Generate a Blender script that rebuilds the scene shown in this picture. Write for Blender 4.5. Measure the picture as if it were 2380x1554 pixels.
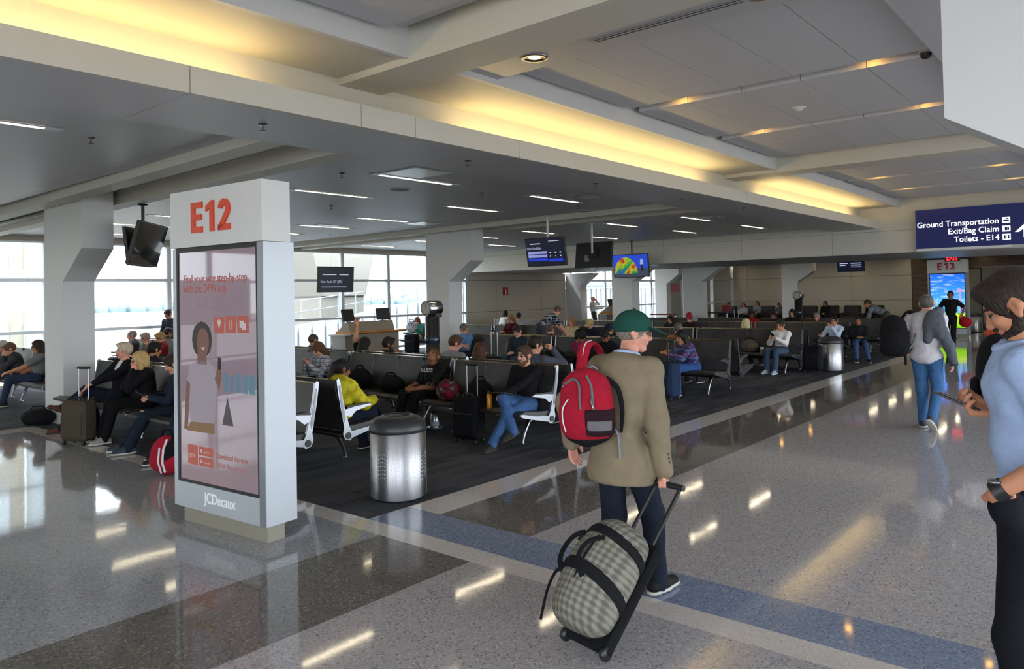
import bpy, bmesh, math, random
import numpy as np
from mathutils import Vector, Matrix

for o in list(bpy.data.objects):
    bpy.data.objects.remove(o)
SC = bpy.context.scene
COL = SC.collection
R = math.radians
PI = math.pi

# ------------------------------------------------------------------ camera
cam_d = bpy.data.cameras.new('camera')
cam = bpy.data.objects.new('camera', cam_d)
COL.objects.link(cam)
cam_d.sensor_width = 36.0
cam_d.lens = 36.0 * 1746.0 / 2380.0
cam_d.shift_y = -132.0 / 2380.0
cam_d.clip_start = 0.05
cam_d.clip_end = 2000
_r = Vector((0.64449415, -0.76435814, -0.01959417))
_u = Vector((-0.00388739, -0.02890168, 0.9995747))
_b = Vector((-0.76459936, -0.64414387, -0.02159832))
_m = Matrix((_r, _u, _b)).transposed().to_4x4()
_m.translation = (0, 0, 1.78)
cam.matrix_world = _m
SC.camera = cam

# ------------------------------------------------------------------ sky and exposure
world = bpy.data.worlds.new('sky')
SC.world = world
world.use_nodes = True
wn = world.node_tree
wn.nodes['Background'].inputs[0].default_value = (0.86, 0.93, 1.0, 1)
wn.nodes['Background'].inputs[1].default_value = 5.0
SC.view_settings.view_transform = 'Standard'
SC.view_settings.look = 'None'
SC.view_settings.gamma = 1.0
SC.view_settings.use_curve_mapping = False
SC.view_settings.exposure = 0.78
SC.cycles.max_bounces = 8
SC.cycles.glossy_bounces = 3
SC.cycles.caustics_reflective = False
SC.cycles.caustics_refractive = False
STRIP_LIGHT = 14.0      # ceiling strip luminaires
COVE_LIGHT = 15.0      # warm tubes in the cove
DOWN_LIGHT = 22.0      # coffer downlights
SUN = 2.0

sun_d = bpy.data.lights.new('sun', 'SUN')
sun_d.energy = SUN
sun_d.angle = R(4)
sun_d.color = (1.0, 0.96, 0.9)
sun = bpy.data.objects.new('sun', sun_d)
COL.objects.link(sun)
sun.rotation_euler = (R(35), 0, R(200))

# ------------------------------------------------------------------ materials
def lin(c):
    if isinstance(c, str):
        c = tuple(int(c[i:i + 2], 16) / 255 for i in (0, 2, 4))
        return tuple(((v + 0.055) / 1.055) ** 2.4 if v > 0.04045 else v / 12.92 for v in c) + (1,)
    return tuple(c[:3]) + (1,)

MATS = {}
class NT:
    """small wrapper to wire shader nodes"""
    def __init__(s, name):
        s.m = bpy.data.materials.new(name)
        s.m.use_nodes = True
        s.t = s.m.node_tree
        s.p = s.t.nodes['Principled BSDF']
    def n(s, typ, **kw):
        nd = s.t.nodes.new('ShaderNode' + typ)
        for k, v in kw.items():
            if k.startswith('i_'):
                key = k[2:].replace('_', ' ')
                nd.inputs[key].default_value = v
            else:
                setattr(nd, k, v)
        return nd
    def l(s, a, b):
        s.t.links.new(a, b)
    def obj(s):
        return s.n('TexCoord').outputs['Object']
    def ramp(s, fac, stops, interp='LINEAR'):
        r = s.n('ValToRGB')
        r.color_ramp.interpolation = interp
        e = r.color_ramp.elements
        while len(e) < len(stops):
            e.new(0.5)
        for i, (p, c) in enumerate(stops):
            e[i].position = p
            e[i].color = lin(c)
        s.l(fac, r.inputs[0])
        return r.outputs[0]
    def mix(s, fac, a, b, blend='MIX'):
        m = s.n('Mix', data_type='RGBA', blend_type=blend)
        for sock, v in ((m.inputs[0], fac), (m.inputs[6], a), (m.inputs[7], b)):
            if hasattr(v, 'is_output'):
                s.l(v, sock)
            elif isinstance(v, (int, float)):
                sock.default_value = v
            else:
                sock.default_value = lin(v)
        return m.outputs[2]
    def math(s, op, a, b=0.0, c=0.0):
        m = s.n('Math', operation=op)
        for i, v in enumerate((a, b, c)):
            if hasattr(v, 'is_output'):
                s.l(v, m.inputs[i])
            else:
                m.inputs[i].default_value = v
        return m.outputs[0]
    def noise(s, scale, detail=3.0, vec=None, rough=0.5):
        n = s.n('TexNoise')
        n.inputs['Scale'].default_value = scale
        n.inputs['Detail'].default_value = detail
        n.inputs['Roughness'].default_value = rough
        s.l(vec if vec is not None else s.obj(), n.inputs['Vector'])
        return n.outputs['Fac']
    def bump(s, h, strength=0.2, dist=0.01):
        b = s.n('Bump')
        b.inputs['Strength'].default_value = strength
        b.inputs['Distance'].default_value = dist
        s.l(h, b.inputs['Height'])
        s.l(b.outputs[0], s.p.inputs['Normal'])

def pbr(name, color, rough=0.5, metal=0.0, var=0.06, scale=6.0, bump=0.0, bscale=60.0, spec=0.5, coat=0.0, bdist=0.004):
    """plain procedural material: base colour with faint mottling, optional fine relief"""
    if name in MATS:
        return MATS[name]
    t = NT(name)
    c = lin(color)
    a = tuple(min(1, v * (1 + var)) for v in c[:3])
    b = tuple(v * (1 - var) for v in c[:3])
    nf = t.noise(scale, 4)
    t.l(t.mix(nf, b, a), t.p.inputs['Base Color'])
    t.p.inputs['Roughness'].default_value = rough
    t.p.inputs['Metallic'].default_value = metal
    t.p.inputs['Specular IOR Level'].default_value = spec
    t.p.inputs['Coat Weight'].default_value = coat
    if bump:
        t.bump(t.noise(bscale, 3), bump, bdist)
    MATS[name] = t.m
    return t.m

def emit(name, color, strength, base='000000'):
    if name in MATS:
        return MATS[name]
    t = NT(name)
    t.p.inputs['Base Color'].default_value = lin(base)
    t.p.inputs['Emission Color'].default_value = lin(color)
    t.p.inputs['Emission Strength'].default_value = strength
    MATS[name] = t.m
    return t.m

def cloth(color, var=0.18, rough=0.9):
    key = 'cloth_' + (color if isinstance(color, str) else '%.2f_%.2f_%.2f' % color[:3])
    if key in MATS:
        return MATS[key]
    t = NT(key)
    c = lin(color)
    a = tuple(min(1, v * (1 + var)) for v in c[:3])
    b = tuple(v * (1 - var) for v in c[:3])
    t.l(t.mix(t.noise(14, 5), b, a), t.p.inputs['Base Color'])
    t.p.inputs['Roughness'].default_value = rough
    t.p.inputs['Specular IOR Level'].default_value = 0.15
    big = t.noise(9, 2)
    fine = t.noise(260, 1)
    t.bump(t.math('ADD', big, t.math('MULTIPLY', fine, 0.08)), 0.7, 0.035)
    MATS[key] = t.m
    return t.m

def skin(color):
    key = 'skin_' + color
    if key in MATS:
        return MATS[key]
    t = NT(key)
    c = lin(color)
    red = (min(1, c[0] * 1.05), c[1] * 0.78, c[2] * 0.72)
    t.l(t.mix(t.math('MULTIPLY', t.noise(16, 3), 0.7), c[:3], red), t.p.inputs['Base Color'])
    t.p.inputs['Roughness'].default_value = 0.5
    t.p.inputs['Specular IOR Level'].default_value = 0.35
    t.bump(t.noise(120, 3), 0.12, 0.004)
    MATS[key] = t.m
    return t.m

def hairm(color):
    key = 'hair_' + color
    if key in MATS:
        return MATS[key]
    t = NT(key)
    c = lin(color)
    tc = t.obj()
    mp = t.n('Mapping')
    mp.inputs['Scale'].default_value = (1, 1, 0.18)
    t.l(tc, mp.inputs['Vector'])
    f = t.noise(130, 3, mp.outputs[0])
    t.l(t.ramp(f, [(0.3, tuple(v * 0.55 for v in c[:3])), (0.7, tuple(min(1, v * 1.35) for v in c[:3]))]), t.p.inputs['Base Color'])
    t.p.inputs['Roughness'].default_value = 0.55
    t.p.inputs['Specular IOR Level'].default_value = 0.3
    t.bump(f, 0.8, 0.012)
    MATS[key] = t.m
    return t.m

def plaid(name, base, s1, s2, scale=18.0, w=0.28, hor='Z'):
    """woven check: crossing bands in object space"""
    if name in MATS:
        return MATS[name]
    t = NT(name)
    sx = t.n('SeparateXYZ')
    t.l(t.obj(), sx.inputs[0])
    diag = t.math('ADD', sx.outputs[0], sx.outputs[1])
    def band(v, sc, wid):
        return t.math('LESS_THAN', t.math('FRACT', t.math('MULTIPLY', v, sc)), wid)
    b1 = band(diag, scale, w)
    b2 = band(sx.outputs[2], scale, w)
    b3 = band(diag, scale * 0.5, w * 0.3)
    b4 = band(sx.outputs[2], scale * 0.5, w * 0.3)
    c = t.mix(t.math('MULTIPLY', b1, 0.6), base, s1)
    c = t.mix(t.math('MULTIPLY', b2, 0.6), c, s1)
    c = t.mix(t.math('MAXIMUM', b3, b4), c, s2)
    t.l(c, t.p.inputs['Base Color'])
    t.p.inputs['Roughness'].default_value = 0.9
    t.p.inputs['Specular IOR Level'].default_value = 0.15
    t.bump(t.noise(10, 3), 0.5, 0.02)
    MATS[name] = t.m
    return t.m

def blotch(name, c1, c2, c3, scale=20.0, rough=0.85):
    if name in MATS:
        return MATS[name]
    t = NT(name)
    t.l(t.ramp(t.noise(scale, 4), [(0.38, c1), (0.5, c2), (0.62, c3)]), t.p.inputs['Base Color'])
    t.p.inputs['Roughness'].default_value = rough
    t.p.inputs['Specular IOR Level'].default_value = 0.2
    t.bump(t.noise(9, 3), 0.5, 0.02)
    MATS[name] = t.m
    return t.m

def terrazzo(name, base, dark, light, chip, rough=0.06):
    t = NT(name)
    vec = t.n('NewGeometry').outputs['Position']
    v = t.n('TexVoronoi')
    v.inputs['Scale'].default_value = 95.0
    t.l(vec, v.inputs['Vector'])
    sep = t.n('SeparateColor')
    t.l(v.outputs['Color'], sep.inputs[0])
    c = t.ramp(sep.outputs[0], [(0.0, dark), (0.22, base), (0.8, base), (1.0, light)])
    v2 = t.n('TexVoronoi')
    v2.inputs['Scale'].default_value = 30.0
    t.l(vec, v2.inputs['Vector'])
    sep2 = t.n('SeparateColor')
    t.l(v2.outputs['Color'], sep2.inputs[0])
    big = t.math('MULTIPLY', t.math('LESS_THAN', v2.outputs['Distance'], 0.17), t.math('GREATER_THAN', sep2.outputs[1], 0.62))
    c = t.mix(t.math('MULTIPLY', big, 0.85), c, chip)
    c = t.mix(t.math('MULTIPLY', t.noise(0.7, 3, vec), 0.16), c, light)
    t.l(c, t.p.inputs['Base Color'])
    t.p.inputs['Roughness'].default_value = rough
    t.p.inputs['Specular IOR Level'].default_value = 0.55
    t.bump(t.noise(3.0, 2, vec), 0.05, 0.012)
    MATS[name] = t.m
    return t.m

# ------------------------------------------------------------------ mesh building
class MB:
    def __init__(s):
        s.v, s.f, s.mi, s.sm = [], [], [], []
    def add(s, vs, fs, m=0, smooth=False):
        o = len(s.v)
        s.v.extend([tuple(p) for p in vs])
        for f in fs:
            s.f.append(tuple(i + o for i in f))
            s.mi.append(m)
            s.sm.append(smooth)
        return s
    def box(s, x0, y0, z0, x1, y1, z1, m=0):
        vs = [(x, y, z) for z in (z0, z1) for y in (y0, y1) for x in (x0, x1)]
        return s.add(vs, [(0, 2, 3, 1), (4, 5, 7, 6), (0, 1, 5, 4), (2, 6, 7, 3), (0, 4, 6, 2), (1, 3, 7, 5)], m)
    def obox(s, c, half, rot=None, m=0, ch=0.0):
        """oriented box with optional chamfer"""
        rot = rot or Matrix.Identity(3)
        a, b, d = half
        c = Vector(c)
        if ch <= 0:
            vs = [(x * a, y * b, z * d) for z in (-1, 1) for y in (-1, 1) for x in (-1, 1)]
            fs = [(0, 2, 3, 1), (4, 5, 7, 6), (0, 1, 5, 4), (2, 6, 7, 3), (0, 4, 6, 2), (1, 3, 7, 5)]
            return s.add([c + rot @ Vector(p) for p in vs], fs, m)
        bm = bmesh.new()
        for x in (-1, 1):
            for y in (-1, 1):
                for z in (-1, 1):
                    bm.verts.new((x * (a - ch), y * (b - ch), z * d))
                    bm.verts.new((x * (a - ch), y * b, z * (d - ch)))
                    bm.verts.new((x * a, y * (b - ch), z * (d - ch)))
        bmesh.ops.convex_hull(bm, input=bm.verts)
        bmesh.ops.dissolve_limit(bm, angle_limit=0.01, verts=bm.verts, edges=bm.edges)
        bm.verts.index_update()
        vs = [c + rot @ v.co for v in bm.verts]
        fs = [[v.index for v in f.verts] for f in bm.faces]
        bm.free()
        return s.add(vs, fs, m)
    def prism(s, poly, a0, a1, axis='y', m=0):
        """2-D polygon extruded along an axis: 'y' takes (x,z), 'x' takes (y,z), 'z' takes (x,y)"""
        def P(p, a):
            return (p[0], a, p[1]) if axis == 'y' else ((a, p[0], p[1]) if axis == 'x' else (p[0], p[1], a))
        n = len(poly)
        vs = [P(p, a0) for p in poly] + [P(p, a1) for p in poly]
        fs = [tuple(range(n))[::-1], tuple(range(n, 2 * n))]
        fs += [(i, (i + 1) % n, n + (i + 1) % n, n + i) for i in range(n)]
        return s.add(vs, fs, m)
    def tube(s, pts, r, n=8, m=0, cap=True, flat=1.0):
        pts = [Vector(p) for p in pts]
        rs = r if isinstance(r, (list, tuple)) else [r] * len(pts)
        vs, fs = [], []
        up0 = None
        for i, p in enumerate(pts):
            t = (pts[min(i + 1, len(pts) - 1)] - pts[max(i - 1, 0)]).normalized()
            if up0 is None:
                up0 = Vector((0, 0, 1)) if abs(t.z) < 0.9 else Vector((1, 0, 0))
            a = t.cross(up0)
            if a.length < 1e-5:
                a = t.cross(Vector((0.3, 1, 0.2)))
            a.normalize()
            b = a.cross(t).normalized()
            up0 = b
            for k in range(n):
                q = 2 * PI * k / n
                vs.append(p + a * math.cos(q) * rs[i] + b * math.sin(q) * rs[i] * flat)
        for i in range(len(pts) - 1):
            for k in range(n):
                fs.append((i * n + k, i * n + (k + 1) % n, (i + 1) * n + (k + 1) % n, (i + 1) * n + k))
        s.add(vs, fs, m, True)
        if cap:
            o = len(pts) - 1
            s.add(vs[:n], [tuple(range(n))], m)
            s.add(vs[o * n:], [tuple(range(n))[::-1]], m)
        return s
    def soft(s, pts, r, n=8, m=0, flat=1.0, sub=5):
        """tube through smoothed points"""
        P = [Vector(p) for p in pts]
        rs = r if isinstance(r, (list, tuple)) else [r] * len(P)
        out, ro = [], []
        for i in range(len(P) - 1):
            p0, p1, p2, p3 = P[max(i - 1, 0)], P[i], P[i + 1], P[min(i + 2, len(P) - 1)]
            for k in range(sub):
                u = k / sub
                out.append(0.5 * (2 * p1 + (p2 - p0) * u + (2 * p0 - 5 * p1 + 4 * p2 - p3) * u * u + (3 * p1 - p0 - 3 * p2 + p3) * u ** 3))
                ro.append(rs[i] + (rs[i + 1] - rs[i]) * u)
        out.append(P[-1])
        ro.append(rs[-1])
        return s.tube(out, ro, n, m, True, flat)
    def lathe(s, prof, n=32, c=(0, 0, 0), m=0, smooth=True, axis='z'):
        vs, fs = [], []
        for r, z in prof:
            for k in range(n):
                q = 2 * PI * k / n
                p = (r * math.cos(q), r * math.sin(q), z)
                if axis == 'y':
                    p = (p[0], p[2], p[1])
                elif axis == 'x':
                    p = (p[2], p[0], p[1])
                vs.append((p[0] + c[0], p[1] + c[1], p[2] + c[2]))
        for i in range(len(prof) - 1):
            for k in range(n):
                fs.append((i * n + k, i * n + (k + 1) % n, (i + 1) * n + (k + 1) % n, (i + 1) * n + k))
        return s.add(vs, fs, m, smooth)
    def disc(s, c, r, n=24, normal='z', m=0):
        vs = []
        for k in range(n):
            q = 2 * PI * k / n
            a, b = r * math.cos(q), r * math.sin(q)
            vs.append({'z': (c[0] + a, c[1] + b, c[2]), 'x': (c[0], c[1] + a, c[2] + b), 'y': (c[0] + a, c[1], c[2] + b)}[normal])
        return s.add(vs, [tuple(range(n))], m)
    def mesh(s, name, mats):
        me = bpy.data.meshes.new(name)
        me.from_pydata(s.v, [], s.f)
        for m in (mats if isinstance(mats, (list, tuple)) else [mats]):
            me.materials.append(m)
        me.polygons.foreach_set('material_index', s.mi)
        me.polygons.foreach_set('use_smooth', s.sm)
        bm = bmesh.new()
        bm.from_mesh(me)
        bmesh.ops.recalc_face_normals(bm, faces=bm.faces)
        bm.to_mesh(me)
        bm.free()
        me.update()
        return me

def put(name, me, parent=None, loc=(0, 0, 0), rot=(0, 0, 0)):
    if isinstance(me, tuple):
        me = me[0].mesh(name, me[1])
    o = bpy.data.objects.new(name, me)
    COL.objects.link(o)
    o.location = loc
    o.rotation_euler = rot
    if parent is not None:
        o.parent = parent
    return o

def tag(o, label, cat, group=None, kind=None):
    o['label'] = label
    o['category'] = cat
    if group:
        o['group'] = group
    if kind:
        o['kind'] = kind
    return o

def thing(name, label, cat, loc=(0, 0, 0), rz=0.0, group=None):
    o = bpy.data.objects.new(name, None)
    COL.objects.link(o)
    o.empty_display_size = 0.1
    o.location = loc
    o.rotation_euler = (0, 0, rz)
    return tag(o, label, cat, group)

def struct(name, me, label, parent=None):
    o = put(name, me, parent)
    if parent is None:
        o['kind'] = 'structure'
        o['label'] = label
    return o

def sempty(name, label):
    o = bpy.data.objects.new(name, None)
    COL.objects.link(o)
    o['kind'] = 'structure'
    o['label'] = label
    return o

def dup(root, loc, rz=0.0, label=None):
    r = root.copy()
    COL.objects.link(r)
    r.location = loc
    r.rotation_euler = (0, 0, rz)
    if label:
        r['label'] = label
    for ch in root.children:
        c = ch.copy()
        COL.objects.link(c)
        c.parent = r
        for g in ch.children:
            d = g.copy()
            COL.objects.link(d)
            d.parent = c
    return r

def text_mesh(s, size, mat, extrude=0.002, align='LEFT', sx=1.0, bold=0.0):
    cu = bpy.data.curves.new('lettering', 'FONT')
    cu.body = s
    cu.size = size
    cu.extrude = extrude
    cu.offset = bold
    cu.align_x = align
    cu.resolution_u = 3
    ob = bpy.data.objects.new('lettering', cu)
    COL.objects.link(ob)
    dg = bpy.context.evaluated_depsgraph_get()
    me = bpy.data.meshes.new_from_object(ob.evaluated_get(dg))
    bpy.data.objects.remove(ob)
    if sx != 1.0:
        me.transform(Matrix.Diagonal((sx, 1, 1, 1)))
    me.materials.clear()
    me.materials.append(mat)
    return me

# text planes: facing -x (read from the camera side) means local x -> -y, local y -> z
ROT_NEGX = (R(90), 0, R(-90))
ROT_NEGY = (R(90), 0, 0)
ROT_POSX = (R(90), 0, R(90))

# ================================================================== STRUCTURE
M_CREAM = pbr('painted_cream', 'c9c5b8', 0.55, var=0.03, scale=2)
M_WHITE = pbr('painted_white', 'd2d2d0', 0.5, var=0.02, scale=2)
M_CEIL = pbr('ceiling_metal_grey', 'b9b9bb', 0.42, var=0.02, scale=3)
M_PANEL = pbr('ceiling_panel', 'c3c3c6', 0.6, var=0.02, scale=3)
M_COL = pbr('column_paint', 'c9c9c8', 0.5, var=0.02, scale=2)
M_WALLP = pbr('wall_panel', 'b9b0a0', 0.55, var=0.03, scale=1.5)
M_JOINT = pbr('joint_dark', '55524c', 0.8)
M_ALU = pbr('anodised_frame', 'c4cbd0', 0.35, 0.35, var=0.03)
M_DARK = pbr('dark_recess', '6b6862', 0.8)
T_MAUVE = terrazzo('terrazzo_mauve', 'aba7aa', '7e7b81', 'c6c2c2', '3c3f4a')
T_BLUE = terrazzo('terrazzo_blue', '7c8aa4', '596882', '9fabbf', '27324a')
T_BGREY = terrazzo('terrazzo_blue_grey', '989ba2', '6f747e', 'b6b9bf', '3a4252')
T_DARK = terrazzo('terrazzo_dark', '696765', '454445', '968f84', '2a2a2c')
T_BEIGE = terrazzo('terrazzo_beige', 'cdc8c4', 'b9b3ae', 'dad6d2', 'a59f99')

def carpet_mat():
    t = NT('carpet')
    info = t.n('ObjectInfo')
    pos = t.n('NewGeometry').outputs['Position']
    sx = t.n('SeparateXYZ')
    t.l(pos, sx.inputs[0])
    br = t.n('TexBrick')
    br.offset = 0.37
    br.inputs['Scale'].default_value = 1.0
    br.inputs['Mortar Size'].default_value = 0.0
    br.inputs['Brick Width'].default_value = 0.5
    br.inputs['Row Height'].default_value = 0.125
    br.inputs['Color1'].default_value = lin('34353a')
    br.inputs['Color2'].default_value = lin('5b5d63')
    t.l(pos, br.inputs['Vector'])
    c = t.mix(t.math('MULTIPLY', t.noise(420, 2, pos), 0.6), br.outputs['Color'], '2e2f33')
    c = t.mix(t.math('MULTIPLY', info.outputs['Random'], 0.4), c, '55585f')
    t.l(c, t.p.inputs['Base Color'])
    t.p.inputs['Roughness'].default_value = 0.97
    t.p.inputs['Specular IOR Level'].default_value = 0.1
    t.bump(t.noise(500, 2, pos), 0.5, 0.004)
    return t.m
M_CARPET = carpet_mat()

XA, XB = -9.0, 40.0          # extent of the hall along the concourse
YA, YB = -6.0, 19.0
# ---- floor: terrazzo bands side by side, carpet field
floor = sempty('floor', 'polished terrazzo floor in mauve, blue, beige and dark bands beside dark carpet')
def slab(name, x0, x1, y0, y1, m, top=0.0):
    return struct(name, (MB().box(x0, y0, -0.08, x1, y1, top), m), None, floor)
slab('terrazzo_field', XA, 3.66, YA, 3.5, T_MAUVE)
slab('terrazzo_field', 4.30, XB, YA, 3.5, T_MAUVE)
slab('terrazzo_band', XA, 3.66, 3.5, 4.43, T_DARK)
slab('terrazzo_field', XA, 3.66, 4.43, 12.0, T_BGREY)
slab('terrazzo_stripe', 3.66, 3.87, YA, 12.0, T_BEIGE)
slab('terrazzo_stripe', XA, 3.87, 12.0, 12.38, T_BEIGE)
slab('terrazzo_band', 3.87, 4.30, YA, 4.82, T_BLUE)
slab('terrazzo_band', 4.30, XB, 3.5, 4.44, T_DARK)
slab('terrazzo_stripe', 4.30, XB, 4.44, 4.82, T_BEIGE)
slab('carpet_field', 3.87, XB, 9.82, YB, M_CARPET)
slab('carpet_field', 9.87, XB, 4.82, 9.82, M_CARPET)
slab('carpet_field', XA, 3.87, 12.38, YB, M_CARPET)
tile_me = MB().box(-0.249, -0.249, -0.08, 0.249, 0.249, 0.0).mesh('carpet_tile', M_CARPET)
for i in range(12):
    for j in range(10):
        put('carpet_tile', tile_me, floor, (4.12 + 0.5 * i, 5.07 + 0.5 * j, random.Random(i * 31 + j).uniform(-0.001, 0.001)))
put('subfloor', (MB().box(3.87, 4.82, -0.1, 9.87, 9.82, -0.03), M_CARPET), floor)

# ---- gate side ceiling at 3.3 m
BEAMS = [4.36 + 7.95 * k for k in (-1, 0, 1)]
ceiling = sempty('ceiling', 'grey metal panel gate ceiling with dropped column beams')
def cslab(name, x0, x1, y0, y1, z0, z1, m):
    return struct(name, (MB().box(x0, y0, z0, x1, y1, z1), m), None, ceiling)
cslab('plenum', XA, 20.0, 5.46, YB, 3.42, 3.5, M_DARK)
pan = {}
def ceil_panel(x0, x1, y0, y1, name='ceiling_panel', m=None, z=3.3):
    g = 0.004
    w, d = round(x1 - x0 - g, 3), round(y1 - y0 - g, 3)
    key = (w, d, name, z)
    if key not in pan:
        pan[key] = MB().box(-w / 2, -d / 2, 0, w / 2, d / 2, 0.03).mesh(name, m or M_CEIL)
    return put(name, pan[key], ceiling, ((x0 + x1) / 2, (y0 + y1) / 2, z))
for k in range(4):
    x0 = XA if k == 0 else BEAMS[k - 1] + 0.3
    x1 = BEAMS[k] - 0.6 if k < 3 else 20.1
    nseg = max(1, round((x1 - x0) / 3.5))
    for i in range(nseg):
        xa, xb = x0 + (x1 - x0) * i / nseg, x0 + (x1 - x0) * (i + 1) / nseg
        y = 6.06
        while y < YB - 0.1:
            y2 = min(y + 1.24, YB)
            ceil_panel(xa, xb, y, y2)
            y = y2
SK = 0.027                      # the gate bay stands slightly askew to the concourse
def skew_bar(name, x0, x1, ya, yb, z0, z1, m):
    q = [(x0 + SK * (ya - 6), ya), (x1 + SK * (ya - 6), ya), (x1 + SK * (yb - 6), yb), (x0 + SK * (yb - 6), yb)]
    return struct(name, (MB().prism(q, z0, z1, 'z'), m), None, ceiling)
for b in BEAMS:
    for x0, x1 in ((b - 0.65, b - 0.4), (b + 0.17, b + 0.43)):
        for (ya, yb) in ((6.05, 12.0), (12.0, YB)):
            skew_bar('beam_lip', x0, x1, ya, yb - 0.003, 3.2, 3.42, M_CREAM)
    skew_bar('beam_recess', b - 0.42, b + 0.2, 6.05, YB, 3.4, 3.44, M_CREAM)
# soffit strip next to the concourse, with visible panel seams
seams = sorted([XA, 20.0] + [s + 7.95 * k for s in (2.512, 3.985, 4.595, 6.056) for k in (-1, 0, 1) if XA < s + 7.95 * k < 19.6])
for a, b2 in zip(seams[:-1], seams[1:]):
    o = put('soffit_panel', (MB().box(a + 0.003, 5.012, 3.2, b2 - 0.003, 6.06, 3.33), M_CEIL), ceiling)
    o = put('fascia_panel', (MB().box(a + 0.003, 4.97, 3.2, b2 - 0.003, 5.01, 3.39), M_CREAM), ceiling)
cslab('trough', XA, 20.0, 5.01, 5.46, 3.34, 3.36, M_CREAM)

# ---- cove between soffit and concourse coffers
cove = sempty('trim_1', 'cream light cove running along the concourse edge')
struct('cove_wall', (MB().box(XA, 5.42, 3.36, 20.0, 5.46, 3.73), M_CREAM), None, cove)
struct('cove_ceiling', (MB().box(XA, 4.53, 3.72, 20.0, 5.46, 3.76), M_CREAM), None, cove)

# ---- concourse coffers
coffer = sempty('ceiling_coffer', 'pale coffered concourse ceiling of hung rectangular panels')
coffer['kind'] = 'structure'
CB = [4.1 + 7.95 * k for k in (-1, 0, 1)]
def kslab(name, *a, m=M_CREAM):
    return struct(name, (MB().box(*a), m), None, coffer)
kslab('coffer_top', XA, YA, 4.12, 20.0, 4.5, 4.2, m=M_PANEL)
for c in CB:
    kslab('cross_beam', c, -0.2, 3.66, c + 0.48, 5.42, 4.15)
    kslab('service_strip', c + 0.48, 1.3, 3.75, c + 1.08, 4.5, 4.1, m=M_CEIL)
kslab('upper_fascia', XA, 4.5, 3.70, 20.0, 4.55, 4.25, m=M_WHITE)
kslab('lower_soffit', XA, YA, 3.72, 20.0, 1.3, 4.15, m=M_CEIL)
pm = MB().box(0, 0, 0, 1.97, 0.607, 0.08).mesh('coffer_panel', M_PANEL)
for c in [CB[0] - 7.95] + CB:
    for r_, xo in enumerate((1.29, 3.48, 5.68)):
        for j in range(5):
            if c + xo > XA:
                put('coffer_panel', pm, coffer, (c + xo, 1.345 + 0.615 * j, 3.85))
        if c + xo > XA:
            kslab('panel_carrier', c + xo + 1.97, 1.3, 3.93, c + xo + 2.2, 4.5, 4.12, m=M_CEIL)

# ---- bulkhead where the ceiling drops to 2.6 m
bulk = sempty('wall_bulkhead', 'cream bulkhead crossing the hall where the ceiling drops')
struct('bulkhead_core', (MB().box(20.06, YA, 2.62, 25.0, YB, 4.2), M_JOINT), None, bulk)
struct('bulkhead_soffit', (MB().box(20.0, YA, 2.59, 25.0, YB, 2.615), M_CEIL), None, bulk)
y = YA
for i in range(11):
    y2 = min(y + 2.42, YB)
    struct('bulkhead_panel', (MB().box(20.0, y + 0.003, 2.615, 20.06, y2 - 0.003, 3.135), M_CREAM), None, bulk)
    struct('bulkhead_panel', (MB().box(20.0, y + 0.003, 3.141, 20.06, y2 - 0.003, 4.2), M_CREAM), None, bulk)
    y = y2
struct('ceiling_far', (MB().box(25.0, YA, 3.2, XB, YB, 3.3), M_CEIL), 'grey ceiling beyond the bulkhead')

# ---- columns with stepped haunches
def column(x, y, label, w=0.43, d=0.73, top=3.4, ext=0.69, z0=2.09, z1=2.54):
    poly = [(y, 0), (y, z0), (y - ext, z1), (y - ext, top), (y + d, top), (y + d, 0)]
    o = struct('column', (MB().prism(poly, x, x + w, 'x'), M_COL), label)
    return o
column(4.15, 12.05, 'pale grey column with angled haunch beside the far-left seating')
column(12.08, 12.05, 'pale grey column with angled haunch behind the gate counter seating')
column(20.02, 12.05, 'pale grey column with angled haunch below the weather screen', top=2.6)
column(24.75, 12.05, 'pale grey column with angled haunch under the lowered ceiling', top=2.6)
column(34.4, 12.05, 'pale grey column with angled haunch near the far cream wall', top=3.25)
column(26.1, 18.2, 'pale pilaster column between panelled wall and windows', d=0.8, top=2.6, ext=0.62)
column(31.3, 17.0, 'pale slim column with haunch among the far windows', d=0.6, top=3.2, ext=0.62)
# column on the camera side of the concourse, at the right edge of the photograph
struct('column', (MB().prism([(0.733, 3.75), (0.733, 2.604), (0.05, 2.19), (0.05, 0), (-0.7, 0), (-0.7, 3.75)], 4.2, 4.63, 'x'), M_WHITE),
       'white column haunch hanging into the upper right corner')

# ---- window wall at y = 19
M_GLASS = NT('window_glass')
M_GLASS.p.inputs['Base Color'].default_value = (1, 1, 1, 1)
_tr = M_GLASS.n('BsdfTransparent')
_tr.inputs[0].default_value = (0.97, 0.985, 0.985, 1)
_gl = M_GLASS.n('BsdfGlossy')
_gl.inputs['Roughness'].default_value = 0.02
_fr = M_GLASS.n('LayerWeight')
_fr.inputs[0].default_value = 0.5
_fo = M_GLASS.math('MULTIPLY_ADD', M_GLASS.math('POWER', _fr.outputs['Facing'], 5.0), 0.6, 0.03)
_mx = M_GLASS.n('MixShader')
M_GLASS.l(_fo, _mx.inputs[0])
M_GLASS.l(_tr.outputs[0], _mx.inputs[1])
M_GLASS.l(_gl.outputs[0], _mx.inputs[2])
M_GLASS.l(_mx.outputs[0], M_GLASS.t.nodes['Material Output'].inputs[0])
M_GLASS = M_GLASS.m

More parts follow.
